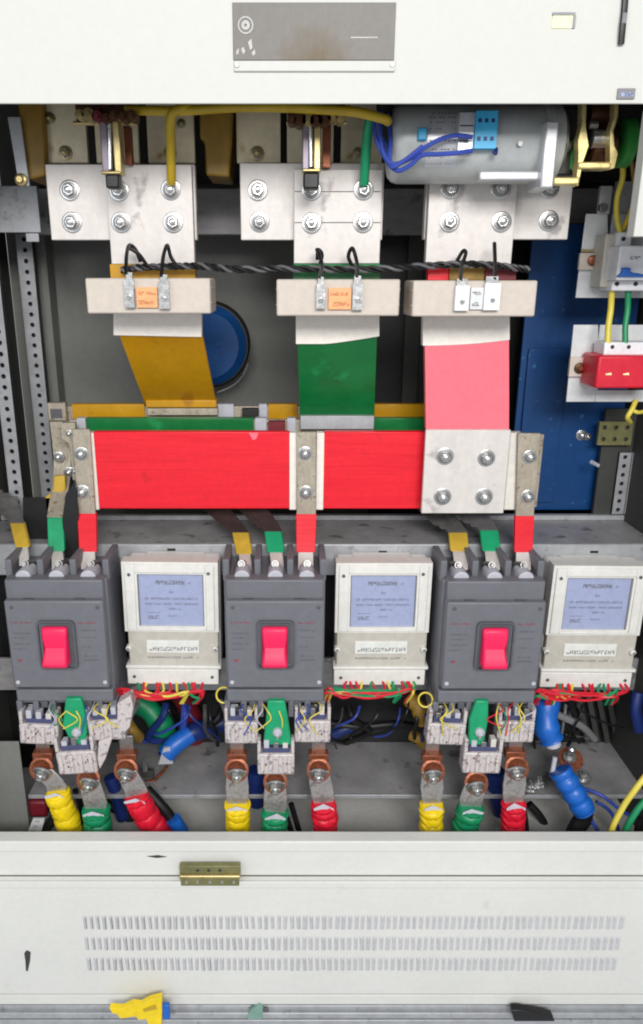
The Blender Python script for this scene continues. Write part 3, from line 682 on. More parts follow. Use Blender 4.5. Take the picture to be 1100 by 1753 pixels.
# tinned vertical straps that take each bar down to a breaker pole
def strap(label, top, mid, low, m, Yt=.245, bts=(), tape_name='tape'):
    """top=(px,py) start, mid=where tape starts, low=where tape ends; widths in px"""
    (ax, ay, aw), (bx, by, bw), (cx_, cy_, cw) = top, mid, low
    Y2 = .20
    o = thing('phase_strap', P(bx, by, Yt), label, 'busbar strap', 'tinned straps going down to the breaker poles')
    MB(tinold).ribbon([P(ax, ay, Yt), P(bx, by, Yt)], [pxs(aw, ax, ay, Yt), pxs(bw, bx, by, Yt)], .008).build('strap', o, .001)
    MB(m).ribbon([P(bx, by - .5, Yt - .001), P(cx_, cy_, Y2 - .001)], [pxs(bw + 2, bx, by, Yt), pxs(cw + 2, cx_, cy_, Y2)], .010).build(tape_name, o, .001)
    MB(tin).ribbon([P(cx_, cy_ - 1, Y2), P(cx_, cy_ + 16, .185), P(cx_, cy_ + 30, .16)], pxs(cw - 4, cx_, cy_, Y2), .006).build('foot', o, .001)
    for px, py in bts: bolt(o, px, py, Yt, 12)
    return o
strap('bolted strap with red tape at the left end of the red busbar', (138, 735, 30), (148, 880, 30), (150, 945, 28), reds, bts=((139, 777), (141, 842)))
strap('bolted strap with red tape dividing the red busbar in the middle', (524, 740, 33), (524, 881, 33), (523, 946, 30), reds, bts=((522, 776), (523, 843)))
strap('bolted strap with red tape at the right end beside the beige plate', (906, 742, 38), (898, 884, 31), (896, 946, 29), reds, bts=((906, 782), (903, 850)))
def link(label, pts, dark_m, tape_m, w=26):
    """twisted link behind: dark sleeve, coloured tape, tinned foot"""
    o = thing('phase_link', P(*pts[1]), label, 'busbar link', 'insulated links from the rear bars to the breaker poles')
    core = spline([P(*p) for p in pts[:3]], 6)
    for k in range(1 if dark_m is tinold else 3):
        off = Vector((-.011 * k, .012 * k, .004 * k))
        MB(dark_m).ribbon([c + off + Vector((-.010 * k * (1 - i / len(core)), 0, 0)) for i, c in enumerate(core)], [pxs(w + 4, *pts[0]) * (1.15 - .15 * i / len(core)) for i in range(len(core))], .006).build('leaf_strip', o, .001)
    q = [pts[2], pts[3]]
    MB(tape_m).ribbon([P(*p) + Vector((0, -.001, 0)) for p in q], [pxs(w + 4, *p) for p in q], .014).build('tape', o, .002)
    q = [pts[3], (pts[3][0] + 2, pts[3][1] + 16, .185), (pts[3][0] + 2, pts[3][1] + 32, .16)]
    MB(tin).ribbon([P(*p) for p in q], pxs(w - 4, *q[0]), .006).build('foot', o, .001)
    return o
dk = mat('dark_brown_sleeve', (74, 58, 58), .35, .1, .2, 40); dkg = mat('grey_strap', (120, 117, 117), .4, .3, .2, 40)
link('dark slanting link with yellow tape above the left pole of the middle breaker', [(372, 862, .34), (388, 884, .31), (411, 912, .26), (418, 949, .215)], dk, yelt, 24)
link('dark slanting link with green tape above the centre pole of the middle breaker', [(432, 862, .32), (452, 886, .29), (467, 910, .25), (472, 946, .21)], dk, teal, 26)
link('grey slanting link with yellow tape above the left pole of the right breaker', [(742, 862, .34), (764, 886, .31), (784, 912, .25), (787, 944, .21)], dkg, yelt, 28)
link('grey slanting link with green tape above the centre pole of the right breaker', [(800, 862, .32), (822, 886, .29), (837, 908, .25), (842, 944, .21)], dkg, teal, 28)
link('bent link with yellow tape above the left pole of the left breaker', [(14, 850, .34), (20, 872, .31), (28, 896, .26), (38, 937, .21)], dkg, yelt, 20)
o = link('bent link with green tape above the centre pole of the left breaker', [(100, 722, .35), (106, 800, .34), (94, 886, .25), (96, 944, .21)], tinold, teal, 24)
for px, py in ((100, 782), (118, 808)): bolt(o, px, py, .33, 9)
b = MB(yelt); b.pprism([(92, 815), (110, 815), (112, 838), (96, 852), (90, 874), (78, 874), (76, 852), (90, 840)], .30, .012)
tag(b.build('taped_link', None, .002, loc=P(95, 850, .3)), 'yellow taped bent link just right of the perforated upright', 'busbar link')
b = MB(tinold); b.pprism([(104, 724), (128, 724), (134, 822), (124, 822), (118, 760), (104, 750)], .29, .012)
o = b.build('side_strap', None, .001, loc=P(115, 780, .29)); tag(o, 'short aged strap tucked left of the first bolted strap', 'busbar strap')
for px, py in ((118, 742), (128, 806)):
    x = bolt(o, px, py, .289, 6)
# black phase barriers at the left
for lab, pts, Y in (('black phase barrier between yellow and green poles at the left', [(38, 852), (98, 852), (84, 872), (82, 962), (58, 962), (40, 905)], .300),
                    ('black phase barrier between green and red poles at the left', [(112, 846), (128, 824), (134, 880), (134, 965), (112, 965), (106, 890)], .235)):
    b = MB(blackm); b.pprism(pts, Y, .006); tag(b.build('phase_barrier', None, .001, loc=P(*pts[3], Y)), lab, 'phase barrier', 'black phase barriers')

# ================================================================= breakers
def make_breaker():
    o = thing('circuit_breaker', P(470, 1195, .09), '', 'circuit breaker', 'grey moulded case breakers in the row')
    YB = .095
    # rear body
    x0, x1, z0, z1 = rect(385, 992, 555, 1206, .12)
    b = MB(brkg); b.box(x0, x1, .125, .25, z0, z1); b.build('case', o, .003)
    # top shield
    b = MB(brkg); b.pbox(386, 993, 554, 1026, .108, .03); b.build('terminal_shield', o, .003)
    b = MB(brkg); b.pbox(387, 1029, 554, 1178, YB, .03); b.build('front_cover', o, .0035)
    b = MB(brkg); b.pbox(388, 1181, 554, 1201, .108, .03)
    b.build('lower_shield', o, .003)
    b = MB(brkg)   # pole walls top and bottom
    for px in (387, 441, 497, 553):
        b = MB(brkg); b.pbox(px - 6, 958, px + 5, 994, .14, .09); b.build('pole_wall', o, .002)
    for px in (389, 417, 446, 498, 526, 551): b = MB(brkg); b.pbox(px - 5, 1200, px + 5, 1228, .118, .08); b.build('pole_wall', o, .002)
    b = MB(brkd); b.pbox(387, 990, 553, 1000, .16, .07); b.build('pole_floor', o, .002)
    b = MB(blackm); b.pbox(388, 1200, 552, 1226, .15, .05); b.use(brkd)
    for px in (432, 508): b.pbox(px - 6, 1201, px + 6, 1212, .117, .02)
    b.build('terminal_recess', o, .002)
    for px in (414, 471, 525):
        x0, x1, z0, z1 = rect(px - 15, 976, px + 15, 994, .128); w = (x1 - x0) / 2; xc = (x0 + x1) / 2
        pts = [(xc - w, z0)] + [(xc + math.cos(math.radians(a)) * w * (.86), z0 + (z1 - z0) * (.45 + .55 * math.sin(math.radians(a)))) for a in (165, 140, 110, 90, 70, 40, 15)] + [(xc + w, z0)]
        b = MB(capw); b.prism(pts, .125, .17); b.build('terminal_pad', o, .002)
        q = P(px, 962, .17); b = MB(steeld); b.cyl(q + Vector((0, .02, -.012)), q + Vector((0, -.02, .004)), .0085, .007, 16); b.cyl(q + Vector((0, -.02, .004)), q + Vector((0, -.026, .006)), .005, .004, 12); b.build('terminal_screw', o)
    for px in (403, 471, 539):
        q = P(px, 1214, .135); b = MB(steeld); b.lathe(q + Vector((0, .01, 0)), (0, -1, 0), [(0, .010), (.008, .010), (.010, .006), (.010, .003)], 16); b.build('lower_screw', o)
    for px in (403, 539):
        b = MB(tin); b.pbox(px - 13, 1218, px + 13, 1226, .13, .02); b.build('lower_pad', o, .001)
    # handle frame with rounded corners
    def rrect(l, t, r, bt, Y, rad, n=6):
        x0, x1, z0, z1 = rect(l, t, r, bt, Y); rr = pxs(rad, l, t, Y); pts = []
        for cx, cz, a0 in ((x1 - rr, z1 - rr, 0), (x0 + rr, z1 - rr, 90), (x0 + rr, z0 + rr, 180), (x1 - rr, z0 + rr, 270)):
            for k in range(n + 1):
                a = math.radians(a0 + 90 * k / n); pts.append((cx + rr * math.cos(a), cz + rr * math.sin(a)))
        return pts
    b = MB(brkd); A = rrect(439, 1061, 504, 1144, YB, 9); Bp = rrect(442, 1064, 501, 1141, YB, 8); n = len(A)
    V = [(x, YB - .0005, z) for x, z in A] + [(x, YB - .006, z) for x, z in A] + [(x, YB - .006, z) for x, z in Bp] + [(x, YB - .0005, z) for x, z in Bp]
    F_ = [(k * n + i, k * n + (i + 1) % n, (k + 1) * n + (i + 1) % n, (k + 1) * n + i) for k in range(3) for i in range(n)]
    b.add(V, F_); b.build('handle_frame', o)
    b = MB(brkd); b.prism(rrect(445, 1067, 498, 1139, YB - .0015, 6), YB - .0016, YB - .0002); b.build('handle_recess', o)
    # rocker: upper half tilts in, lower half sticks out
    x0, x1, zb_, zt_2 = rect(448, 1072, 492, 1137, YB - .006)
    zm = zb_ + (zt_2 - zb_) * .42; yA = YB - .012; b = MB(handle); w = x1 - x0
    prof = [(YB - .001, zt_2), (YB - .012, zt_2 - .003), (YB - .016, zt_2 - .02), (YB - .013, zm + .004), (YB - .018, zm - .004), (YB - .030, zb_ + .012), (YB - .030, zb_ + .005), (YB - .022, zb_), (YB - .001, zb_ + .001)]
    pin = lambda z: .0022 if abs(z - zm) < .006 else 0
    V = [(x0 + pin(z), y, z) for y, z in prof] + [(x1 - pin(z), y, z) for y, z in prof]; n = len(prof)
    b.add(V, [tuple(range(n)), tuple(range(2 * n - 1, n - 1, -1))] + [(i, (i + 1) % n, (i + 1) % n + n, i + n) for i in range(n)]); b.build('rocker', o, .005)
    # printing
    b = MB(redp); y = YB - .0006
    def at(px, py): return P(px, py, YB)
    for l, r in ((394, 431), (509, 541)):
        a = at(l, 1068); c = at(r, 1068); b.glyphs(a.x, c.x, a.z, .0042, y, gap=.3)
    a = at(404, 1132); b.glyphs(a.x - .004, a.x + .007, a.z, .005, y); b.box(a.x + .001, a.x + .0045, y - .0002, y, a.z - .001, a.z + .004); b.build('red_print', o)
    b = MB(greyp)
    for py in (1085, 1093, 1103, 1112): a = at(395, py); b.glyphs(a.x, at(395 + random.choice((22, 30)), py).x, a.z, .0022, y)
    for py in (1080, 1092, 1108, 1124, 1131): a = at(514, py); b.glyphs(a.x, at(514 + random.choice((16, 26)), py).x, a.z, .0028, y)
    b.build('grey_print', o, kind='stuff')
    for px, py in ((398, 1040), (545, 1040), (397, 1168), (546, 1168)):
        b = MB(capw if py > 1100 else brkd); q = at(px, py); b.lathe(q + Vector((0, .0005, 0)), (0, -1, 0), [(0, .0042), (.0012, .004), (.0016, .002)], 14); b.build('cover_screw', o)
    b = MB(brkd)
    for px in (425, 513): b.pbox(px - 9, 1026.2, px + 9, 1028.6, .1, .02)
    b.build('catch', o)
    return o
brk = make_breaker()
brk['label'] = 'middle grey circuit breaker with a pink red rocker, standing between two meters'
base = brk.location.copy()
def place_copy(src, px, py, Y, refpx, label, rz=0):
    c = copy_tree(src); c.location = src.location + Vector(((P(px, py, Y) - P(refpx, py, Y)).x, 0, 0)); c['label'] = label; c.rotation_euler = (0, 0, rz); return c
bl = place_copy(brk, 97, 1100, .095, 470, 'left grey circuit breaker with a pink red rocker, cut by the left picture edge', 0)
br = place_copy(brk, 844, 1100, .095, 470, 'right grey circuit breaker with a pink red rocker, just left of the rightmost meter', 0)
br.location.z -= .003

# ================================================================= meters
def make_meter():
    o = thing('energy_meter', P(655, 1172, .16), '', 'electricity meter', 'cream electricity meters between the breakers')
    Y = .17
    b = MB(metc); x0, x1, z0, z1 = rect(574, 970, 738, 1150, Y); b.box(x0 + .002, x1 - .002, Y + .02, Y + .075, z0 + .006, z1)
    b.build('case', o, .006)
    b = MB(metc); x0, x1, z0, z1 = rect(574, 964, 737, 1083, Y)
    wx0, wx1, wz0, wz1 = rect(599, 985, 712, 1074, Y)
    for a in ((x0, wx0, z0, z1), (wx1, x1, z0, z1), (wx0, wx1, wz1, z1), (wx0, wx1, z0, wz0)): b.box(a[0], a[1], Y, Y + .03, a[2], a[3])
    cov = b.build('window_cover', o, 0)
    b = MB(metc)   # bevelled outer rim raised
    t_ = .004
    for a in ((x0 + .006, wx0 - .004, z0 + .004, z1 - .005), (wx1 + .004, x1 - .008, z0 + .004, z1 - .005), (wx0 - .004, wx1 + .004, wz1 + .004, z1 - .005), (wx0 - .004, wx1 + .004, z0 + .004, wz0 - .003)): b.box(a[0], a[1], Y - t_, Y - .0003, a[2], a[3])
    b.build('raised_rim', o, .0015)
    b = MB(greyp); e = .0022
    b.box(wx0, wx1, Y + .003, Y + .02, wz1 - e, wz1 - .0002); b.box(wx0 + .0002, wx0 + e, Y + .003, Y + .02, wz0, wz1 - e); b.box(wx1 - e, wx1 - .0002, Y + .003, Y + .02, wz0, wz1 - e); b.build('window_seal', o)
    b = MB(metl); b.box(wx0, wx1, Y + .006, Y + .01, wz0, wz1)
    b.build('dial_plate', o)
    yy = Y + .0055
    def g(m_, l, r, py, h, **k):
        a = P(l, py, Y + .006); c = P(r, py, Y + .006); pr.use(m_).glyphs(a.x, c.x, a.z, h, yy, **k)
    pr = MB(inkd); g(inkd, 630, 684, 1002, .0078, gap=.10, miss=0); g(inkb, 686, 694, 1001, .004)
    g(inkb, 652, 662, 1017, .004)
    g(inkb, 609, 702, 1028, .0044, gap=.2, miss=.08); g(inkb, 609, 702, 1037, .0038, gap=.2, miss=.2)
    g(inkd, 650, 660, 1045, .004, miss=0); g(inkb, 661, 672, 1045, .003)
    g(inkd, 612, 636, 1061, .0076, miss=0, gap=.3); g(inkb, 612, 634, 1051, .002); g(inkb, 648, 664, 1057, .003)
    a = P(617, 1056, Y + .006)
    pr.build('dial_print', o)
    b = MB(pane); b.box(wx0 - .001, wx1 + .001, Y + .0005, Y + .0015, wz0 - .001, wz1 + .001); b.build('window_pane', o)
    b = MB(metm); x0b, x1b, zb0, zb1 = rect(576, 1084, 730, 1141, Y); b.box(x0b, x1b, Y + .004, Y + .03, zb0, zb1); b.build('register_band', o, .002)
    b = MB(dispw); lx0, lx1, lz0, lz1 = rect(607, 1098, 697, 1119, Y + .002); b.box(lx0, lx1, Y + .0015, Y + .006, lz0, lz1); b.build('register', o, .0006)
    b = MB(greyp); b.glyphs(lx0 + .006, lx1 - .003, lz0 + .005, .0085, Y + .0012, gap=.35, miss=.1)
    b.use(inkd); a = P(608, 1130, Y); c = P(697, 1130, Y); b.glyphs(a.x, c.x, a.z, .0042, Y + .0036, gap=.55, miss=.05); b.build('register_print', o)
    b = MB(metc); b.pbox(570, 1141.5, 733, 1147, Y - .004, .03); b.pbox(571, 1147.5, 727, 1173, Y - .002, .06); b.build('terminal_cover', o, .002)
    for px, py in ((583, 1160), (716, 1160), (588, 986), (724, 983)):
        b = MB(steeld); q = P(px, py, Y - .002 if py > 1100 else Y - .004); b.lathe(q, (0, -1, 0), [(0, .0036), (.001, .0036), (.0014, .002)], 14)
        b.use(inkd).box(q.x - .0005, q.x + .0005, q.y - .002, q.y - .0012, q.z - .003, q.z + .003); b.build('screw', o)
    for px, py in ((725, 1112), (577, 1112)):
        b = MB(metc); q = P(px, py, Y - .001); b.lathe(q + Vector((0, .01, 0)), (0, -1, 0), [(0, .0065), (.012, .006), (.015, .003)], 16); b.use(steelb).lathe(q + Vector((0, -.005, 0)), (0, -1, 0), [(0, .003), (.002, .0015)], 10); b.build('seal_lug', o)
    b = MB(metc); x0, x1, z0, z1 = rect(604, 956, 708, 967, Y + .03); b.box(x0, x1, Y + .03, Y + .078, z0, z1 - .004); b.build('hanger', o, .003)
    return o
mt = make_meter(); mt['label'] = 'middle cream electricity meter hanging upright between the middle and right breakers'
ml = place_copy(mt, 293, 1060, .17, 655, 'left cream electricity meter right of the breaker cut by the picture edge'); ml.rotation_euler = (0, math.radians(.6), 0); ml.location.z += .002
mr = place_copy(mt, 1018, 1060, .17, 655, 'right cream electricity meter at the right edge, its side cut by the picture'); mr.rotation_euler = (0, math.radians(.5), 0); mr.location.z -= .006

# ================================================================= right column
mp1 = thing('modular_breaker', P(1070, 490, .25), 'white modular breaker with a blue lever on its pale mounting plate at the right edge', 'modular breaker')
b = MB(platew); b.pprism([(1003, 366), (1040, 366), (1043, 510), (985, 510)], .30, .004); b.pbox(1043, 497, 1120, 510, .30, .004); b.pbox(1041, 366, 1120, 496, .304, .004); b.build('mount_plate', mp1, .001)
b = MB(brass); b.pbox(995, 427, 1040, 432, .293, .006); b.use(ctb).pbox(992, 433, 1038, 462, .29, .009); b.use(copper)
q = P(1014, 446, .288); b.lathe(q, (0, -1, 0), [(0, .010), (.003, .010), (.005, .005)], 14); b.build('rail_end', mp1, .001)
b = MB(metm); b.pbox(1032, 400, 1060, 492, .245, .05); b.build('rear_body', mp1, .003)
b = MB(mcbw); b.pbox(1057, 397, 1082, 424, .235, .06); b.pbox(1058, 420, 1130, 480, .20, .09); b.pbox(1047, 480, 1130, 498, .23, .06); b.build('body', mp1, .003)
b = MB(blus); b.pprism([(1056, 474), (1066, 466), (1066, 458), (1080, 458), (1080, 466), (1095, 468), (1120, 474)], .19, .01); b.build('lever', mp1, .002)
b = MB(inkd)
for px, py in ((1067, 409), (1056, 486), (1088, 486)): q = P(px, py, .2345 if py < 450 else .229); b.cyl(q + Vector((0, .002, 0)), q + Vector((0, -.0005, 0)), .004, n=12)
x_ = P(1078, 444, .199); b.glyphs(x_.x, x_.x + .02, x_.z, .005, .1994); b.build('screw_hole', mp1)
mp2 = thing('surge_arrester', P(1055, 660, .25), 'bright red surge arrester block on a white mounting plate at the right edge', 'surge arrester')
b = MB(platew); b.pprism([(982, 556), (1024, 556), (1024, 688), (969, 688)], .30, .004); b.pbox(1024.5, 556, 1120, 600, .302, .004); b.pbox(1020, 668, 1120, 688, .296, .01); b.build('mount_plate', mp2, .001)
b = MB(ctb); b.pbox(975, 612, 1010, 645, .29, .009); b.use(brasd); q = P(992, 630, .288); b.lathe(q, (0, -1, 0), [(0, .011), (.003, .011), (.005, .005)], 14); b.use(copper).lathe(q + Vector((0, -.006, 0)), (0, -1, 0), [(0, .006), (.002, .004)], 10); b.build('rail_end', mp2, .001)
b = MB(redb); b.pbox(1013, 612, 1024, 660, .24, .05); b.pbox(1022, 609, 1130, 665, .215, .08); b.build('body', mp2, .004)
b = MB(mcbw); b.pbox(1034, 586, 1130, 608, .235, .05); b.build('terminal_head', mp2, .002)
for px in (1041, 1071): b = MB(yelsk); b.pprism([(px - 5, 640), (px + 5, 638), (px + 6, 642), (px - 4, 642)], .214, .0008); b.build('indicator', mp2)
for px in (1048, 1076): b = MB(inkd); q = P(px, 594, .2348); b.cyl(q + Vector((0, .002, 0)), q + Vector((0, -.0005, 0)), .0038, n=12); b.build('screw_hole', mp2)
def lone_wire(label, pts, r, m, cat='wire', name='wire', n=10, rf=None, group=None):
    b = MB(m); b.tube([P(*p) for p in pts], r, n, 10, rf); return tag(b.build(name, None, loc=P(*pts[0])), label, cat, group)
lone_wire('yellow wire from the modular breaker down to the red arrester', [(1047, 496, .25), (1045, 530, .25), (1041, 560, .245), (1040, 588, .24)], .0058, wyel)
lone_wire('green wire from the modular breaker down to the red arrester', [(1075, 498, .25), (1074, 530, .25), (1070, 560, .245), (1070, 588, .24)], .0056, wgrn)
lone_wire('yellow wire coming down onto the modular breaker from the top right', [(1062, 262, .20), (1066, 300, .22), (1056, 340, .24), (1056, 375, .25), (1062, 400, .25)], .005, wyel)
lone_wire('ochre wire crossing diagonally to the modular breaker top', [(1092, 300, .21), (1084, 350, .23), (1070, 385, .25), (1060, 400, .255)], .0048, hosey)
lone_wire('dark yellow wire at the right edge above the modular breaker', [(1080, 270, .21), (1086, 320, .23), (1086, 370, .25), (1080, 405, .255)], .004, mustd)
lone_wire('short yellow wire leaving the bottom of the red arrester', [(1088, 686, .29), (1082, 700, .28), (1074, 714, .28), (1078, 722, .3)], .005, wyel)
lone_wire('short yellow wire poking out sideways under the red arrester', [(1082, 702, .28), (1092, 706, .28), (1104, 704, .29)], .004, wyel)
b = MB(platew); b.pbox(1026, 318, 1046, 366, .30, .01); b.use(steeld); q = P(1030, 356, .295); b.cyl(q, q + Vector((0, -.01, 0)), .008, n=12); b.use(motl).pbox(1050, 310, 1086, 400, .32, .01)
tag(b.build('rail_bracket', None, .001, loc=P(1040, 360, .3)), 'pale bracket above the modular breaker below the green cam', 'bracket')

# ================================================================= small clear transformers under the breakers
def small_ct(label, l, t, r, bt, Y, rot=0, dark=True):
    c = P((l + r) / 2, bt, Y); o = thing('window_transformer', c, label, 'current transformer', 'small clear white transformers under the breakers')
    x0, x1, z0, z1 = rect(l, t, r, bt, Y); h = z1 - z0; w = x1 - x0
    hb = h * .60
    b = MB(ctw); b.box(x0, x1, Y, Y + .035, z0, z0 + hb); b.build('body', o, .004)
    for k in range(4):
        xx = x0 + w * (k + .5) / 4 + random.uniform(-.001, .001); b = MB(ctw); b.box(xx - w * .05, xx + w * .05, Y - .004, Y - .0002, z0 + h * .08, z0 + hb * .92); b.build('rib', o, .0012)
    for xx in (x0 + w * .05, x1 - w * .05):
        b = MB(ctw); b.box(xx - w * .045, xx + w * .045, Y + .002, Y + .028, z0 + hb + .0003, z1 - h * .04); b.build('side_lug', o, .0015)
    b = MB(inkb); b.box(x0 + w * .14, x1 - w * .14, Y + .006, Y + .026, z0 + hb + .0003, z0 + h * .74); b.build('dark_strip', o, .001)
    for k in range(3):
        xx = x0 + w * (.25 + .25 * k); b = MB(random.choice((capw, steeld, tin)))
        b.box(xx - w * .07, xx + w * .07, Y + .004, Y + .022, z0 + h * .745, z0 + h * random.uniform(.84, .98)); b.build('terminal', o, .001)
    for k in range(5):
        q = Vector((x0 + w * random.uniform(.12, .88), Y - .0035, z0 + h * random.uniform(.1, .5))); b = MB(random.choice((copper, greyp, steelb, capw))); b.cyl(q, q + Vector((0, .003, 0)), .0017, n=8); b.build('pin', o)
    o.rotation_euler = (0, rot, 0)
    return o
small_ct('clear transformer under the left pole of the left breaker', 30, 1218, 97, 1275, .105, .05)
small_ct('clear transformer under the right pole of the left breaker, raised corner', 150, 1212, 213, 1268, .105, -.06)
small_ct('clear transformer hanging lowest under the left breaker, tilted', 97, 1262, 165, 1326, .09, -.07)
small_ct('clear transformer under the left pole of the middle breaker', 384, 1212, 441, 1274, .105)
small_ct('clear transformer under the right pole of the middle breaker', 504, 1210, 566, 1272, .105)
small_ct('clear transformer hanging lowest under the middle breaker, upright', 440, 1268, 504, 1327, .09)
small_ct('clear transformer under the left pole of the right breaker', 731, 1216, 797, 1276, .105, .04)
small_ct('clear transformer under the right pole of the right breaker', 853, 1212, 916, 1272, .105)
small_ct('clear transformer hanging lowest under the right breaker, beside the green cable', 793, 1266, 859, 1325, .09, .02)
b = MB(ctw); b.pprism([(200, 1205), (222, 1192), (228, 1210), (222, 1245), (206, 1262), (200, 1240)], .10, .03)
tag(b.build('plastic_cover', None, .002, loc=P(212, 1250, .1)), 'loose clear plastic cover at the lower right corner of the left breaker', 'cover')
b = MB(ctw); b.pprism([(168, 1270), (192, 1262), (180, 1300), (170, 1318), (166, 1300)], .095, .03)
tag(b.build('plastic_cover', None, .002, loc=P(175, 1290, .1)), 'clear plastic wedge right of the lowest transformer under the left breaker', 'cover')
# green taped tongues
for lab, pts in (('green taped link under the centre pole of the left breaker', [(112, 1196), (138, 1196), (146, 1225), (148, 1258), (140, 1280), (116, 1262), (106, 1240)]),
                 ('green taped link under the centre pole of the middle breaker', [(458, 1200), (487, 1200), (493, 1232), (499, 1276), (450, 1276), (455, 1232)]),
                 ('green taped link under the centre pole of the right breaker', [(815, 1200), (836, 1200), (836, 1232), (828, 1276), (802, 1276), (804, 1232)])):
    b = MB(teal); b.pprism(pts, .098, .014); o = thing('taped_tongue', P(*pts[4], .1), lab, 'busbar link', 'green taped links below the breakers'); b.build('tape', o, .003)
    cx = sum(p[0] for p in pts) / len(pts); q = P(cx + 1, 1254, .094); b = MB(capw); b.lathe(q + Vector((0, .004, 0)), (0, -1, 0), [(0, .0095), (.006, .0095), (.010, .006), (.012, .004)], 18)
    b.use(steelb).cyl(q + Vector((0, -.002, -.012)), q + Vector((0, -.002, 0)), .004, n=10); b.build('cap_nut', o)
# thin wires round the lower terminals
for k, (bx, lab) in enumerate(((115, 'left'), (470, 'middle'), (838, 'right'))):
    o = thing('thin_wiring', P(bx, 1230, .11), f'thin coloured measuring wires looping over the lower terminals of the {lab} breaker', 'wiring')
    for j in range(9):
        x = bx + random.uniform(-80, 80); m = random.choice((wyel, wyel, wgrn, capw, wred, wyel, wblue))
        pts = [(x, 1202, .125), (x + random.uniform(-12, 12), 1216, .10), (x + random.uniform(-20, 20), 1232, .095), (x + random.uniform(-14, 14), 1250 + random.uniform(-8, 10), .10)]
        wire('wire', pts, .0014, m, o, 6)
for px, yl, Yw, lab in ((293, 1176, .14, 'left'), (650, 1174, .14, 'middle'), (1010, 1178, .14, 'right')):
    o = thing('meter_wiring', P(px, yl + 8, Yw), f'bunch of red, yellow and green wires under the {lab} meter', 'wiring')
    for j in range(16):
        m = random.choice((wred, wred, wred, wyel, wgrn, wgrn, wred)); x = px + random.uniform(-60, 60)
        tgt = px + random.choice((-88, -82, -60, 30, 50)) + random.uniform(-6, 6)
        pts = [(x, yl - 8, Yw + .03), (x + random.uniform(-4, 4), yl + 6 + random.uniform(0, 6), Yw + .012), ((x + tgt) / 2, yl + 14 + random.uniform(-6, 8), Yw), (tgt, yl + 12 + random.uniform(-10, 8), Yw), (tgt - 10, yl + 28, Yw + .02)]
        wire('wire', pts, .0027, m, o, 6)
for lab, cx, cy, rr in (('yellow wire loop hanging left of the middle breaker', 383, 1190, 13), ('yellow wire loop hanging left of the right breaker', 728, 1198, 12)):
    b = MB(wyel); q = P(cx, cy, .13); R_ = pxs(rr, cx, cy, .13); pts = [q + Vector((math.cos(a / 12 * 6.283) * R_, math.sin(a * .5) * .004, math.sin(a / 12 * 6.283) * R_)) for a in range(14)]
    b.tube(pts, .0019, 7, 4); tag(b.build('wire_loop', None, loc=q), lab, 'wire')

# ================================================================= power cables
lugm = mat('lug_tin', (176, 172, 170), .26, .6, .3, 50, .5, 90, spots=((120, 112, 108), 50, .58))
def power_cable(label, bx, by, pts, m, w=20, flare=0, group='colour sleeved power cables under the breakers'):
    """bolted lug on top, ringed shrink sleeve running down"""
    Y = .085; o = thing('power_cable', P(bx, by, Y), label, 'cable', group)
    (sx, sy) = pts[0]; ang = math.atan2(sx - bx, sy - by)
    b = MB(copper); b.lathe(P(bx, by - 5, Y + .010), (0, -.93, .36), [(0, .021), (.002, .0245), (.006, .0245), (.007, .019), (.004, .015)], 32); b.build('copper_disc', o)
    b = MB(copper); b.pbox(bx - 17, by - 30, bx + 17, by - 18, Y + .012, .02); b.use(steeld).pbox(bx - 12, by - 62, bx + 12, by - 30, Y + .03, .008); b.build('copper_tab', o, .0012)
    a = P(bx, by - 2, Y + .002); c = P(sx, sy - 8, Y - .002); e = P(sx, sy + 6, Y - .002)
    MB(lugm).ribbon([a, a.lerp(c, .55), c, e], [pxs(34, bx, by, Y), pxs(40, bx, by, Y), pxs(w * 1.85, bx, by, Y), pxs(w * 1.5, bx, by, Y)], .005).build('lug', o, .0008)
    bb = bolt(o, bx, by + 2, Y - .003, 16, rot=(math.radians(24), ang * .6, 0))
    path = [P(x, y, Y - .002 + k * .006) for k, (x, y) in enumerate(pts)]
    rw = pxs(w, sx, sy, Y)
    n = len(path)
    rings = random.uniform(6.2, 7.6); ph = random.uniform(0, 1); js = [random.uniform(-.07, .07) for _ in range(12)]
    def rf(t):
        u = t * rings + ph; return (.88 + .17 * abs(math.sin(u * math.pi)) ** .55 + js[int(u)] * abs(math.sin(u * math.pi))) * (.86 if t < .03 else 1)
    sb = MB(m); sb.tube(path, rw, 24, 26, rf); 
    for i, v in enumerate(sb.v): sb.v[i] = v + Vector((math.sin(v.z * 410 + v.x * 300), math.sin(v.z * 330 + v.x * 420), math.sin(v.x * 380))) * .0011
    sb.build('shrink_sleeve', o)
    b = MB(capw); d = (path[1] - path[0]).normalized(); p = path[0]
    s2 = P(sx - w * .9, sy + 2, Y - .03); 
    x = Vector((rw * .8, 0, 0)); f0 = p + Vector((0, -rw * .72, 0))
    b.add([f0 - x, f0 + x, f0 + Vector((random.uniform(-.004, .004), .004, random.uniform(.004, .010))), f0 - x + d * .006, f0 + x + d * .006, f0 + d * .002], [(0, 3, 5, 2), (2, 5, 4, 1)]); b.build('sleeve_mouth', o)
    return o
power_cable('yellow ringed cable under the left breaker, leaning right', 72, 1320, [(96, 1354), (108, 1385), (120, 1420), (133, 1470), (140, 1540)], yels, 20)
power_cable('green ringed cable under the left breaker, second from the left', 152, 1338, [(163, 1384), (167, 1410), (170, 1440), (172, 1540)], grns, 22)
power_cable('red ringed cable under the left breaker, slanting strongly to the right', 216, 1322, [(232, 1362), (248, 1392), (266, 1420), (290, 1460), (320, 1540)], reds2, 22)
power_cable('yellow ringed cable standing upright under the middle breaker', 405, 1322, [(406, 1376), (407, 1400), (407, 1440), (407, 1540)], yels, 21)
power_cable('green ringed cable standing under the middle breaker', 471, 1342, [(471, 1390), (469, 1415), (467, 1445), (466, 1540)], grns, 22)
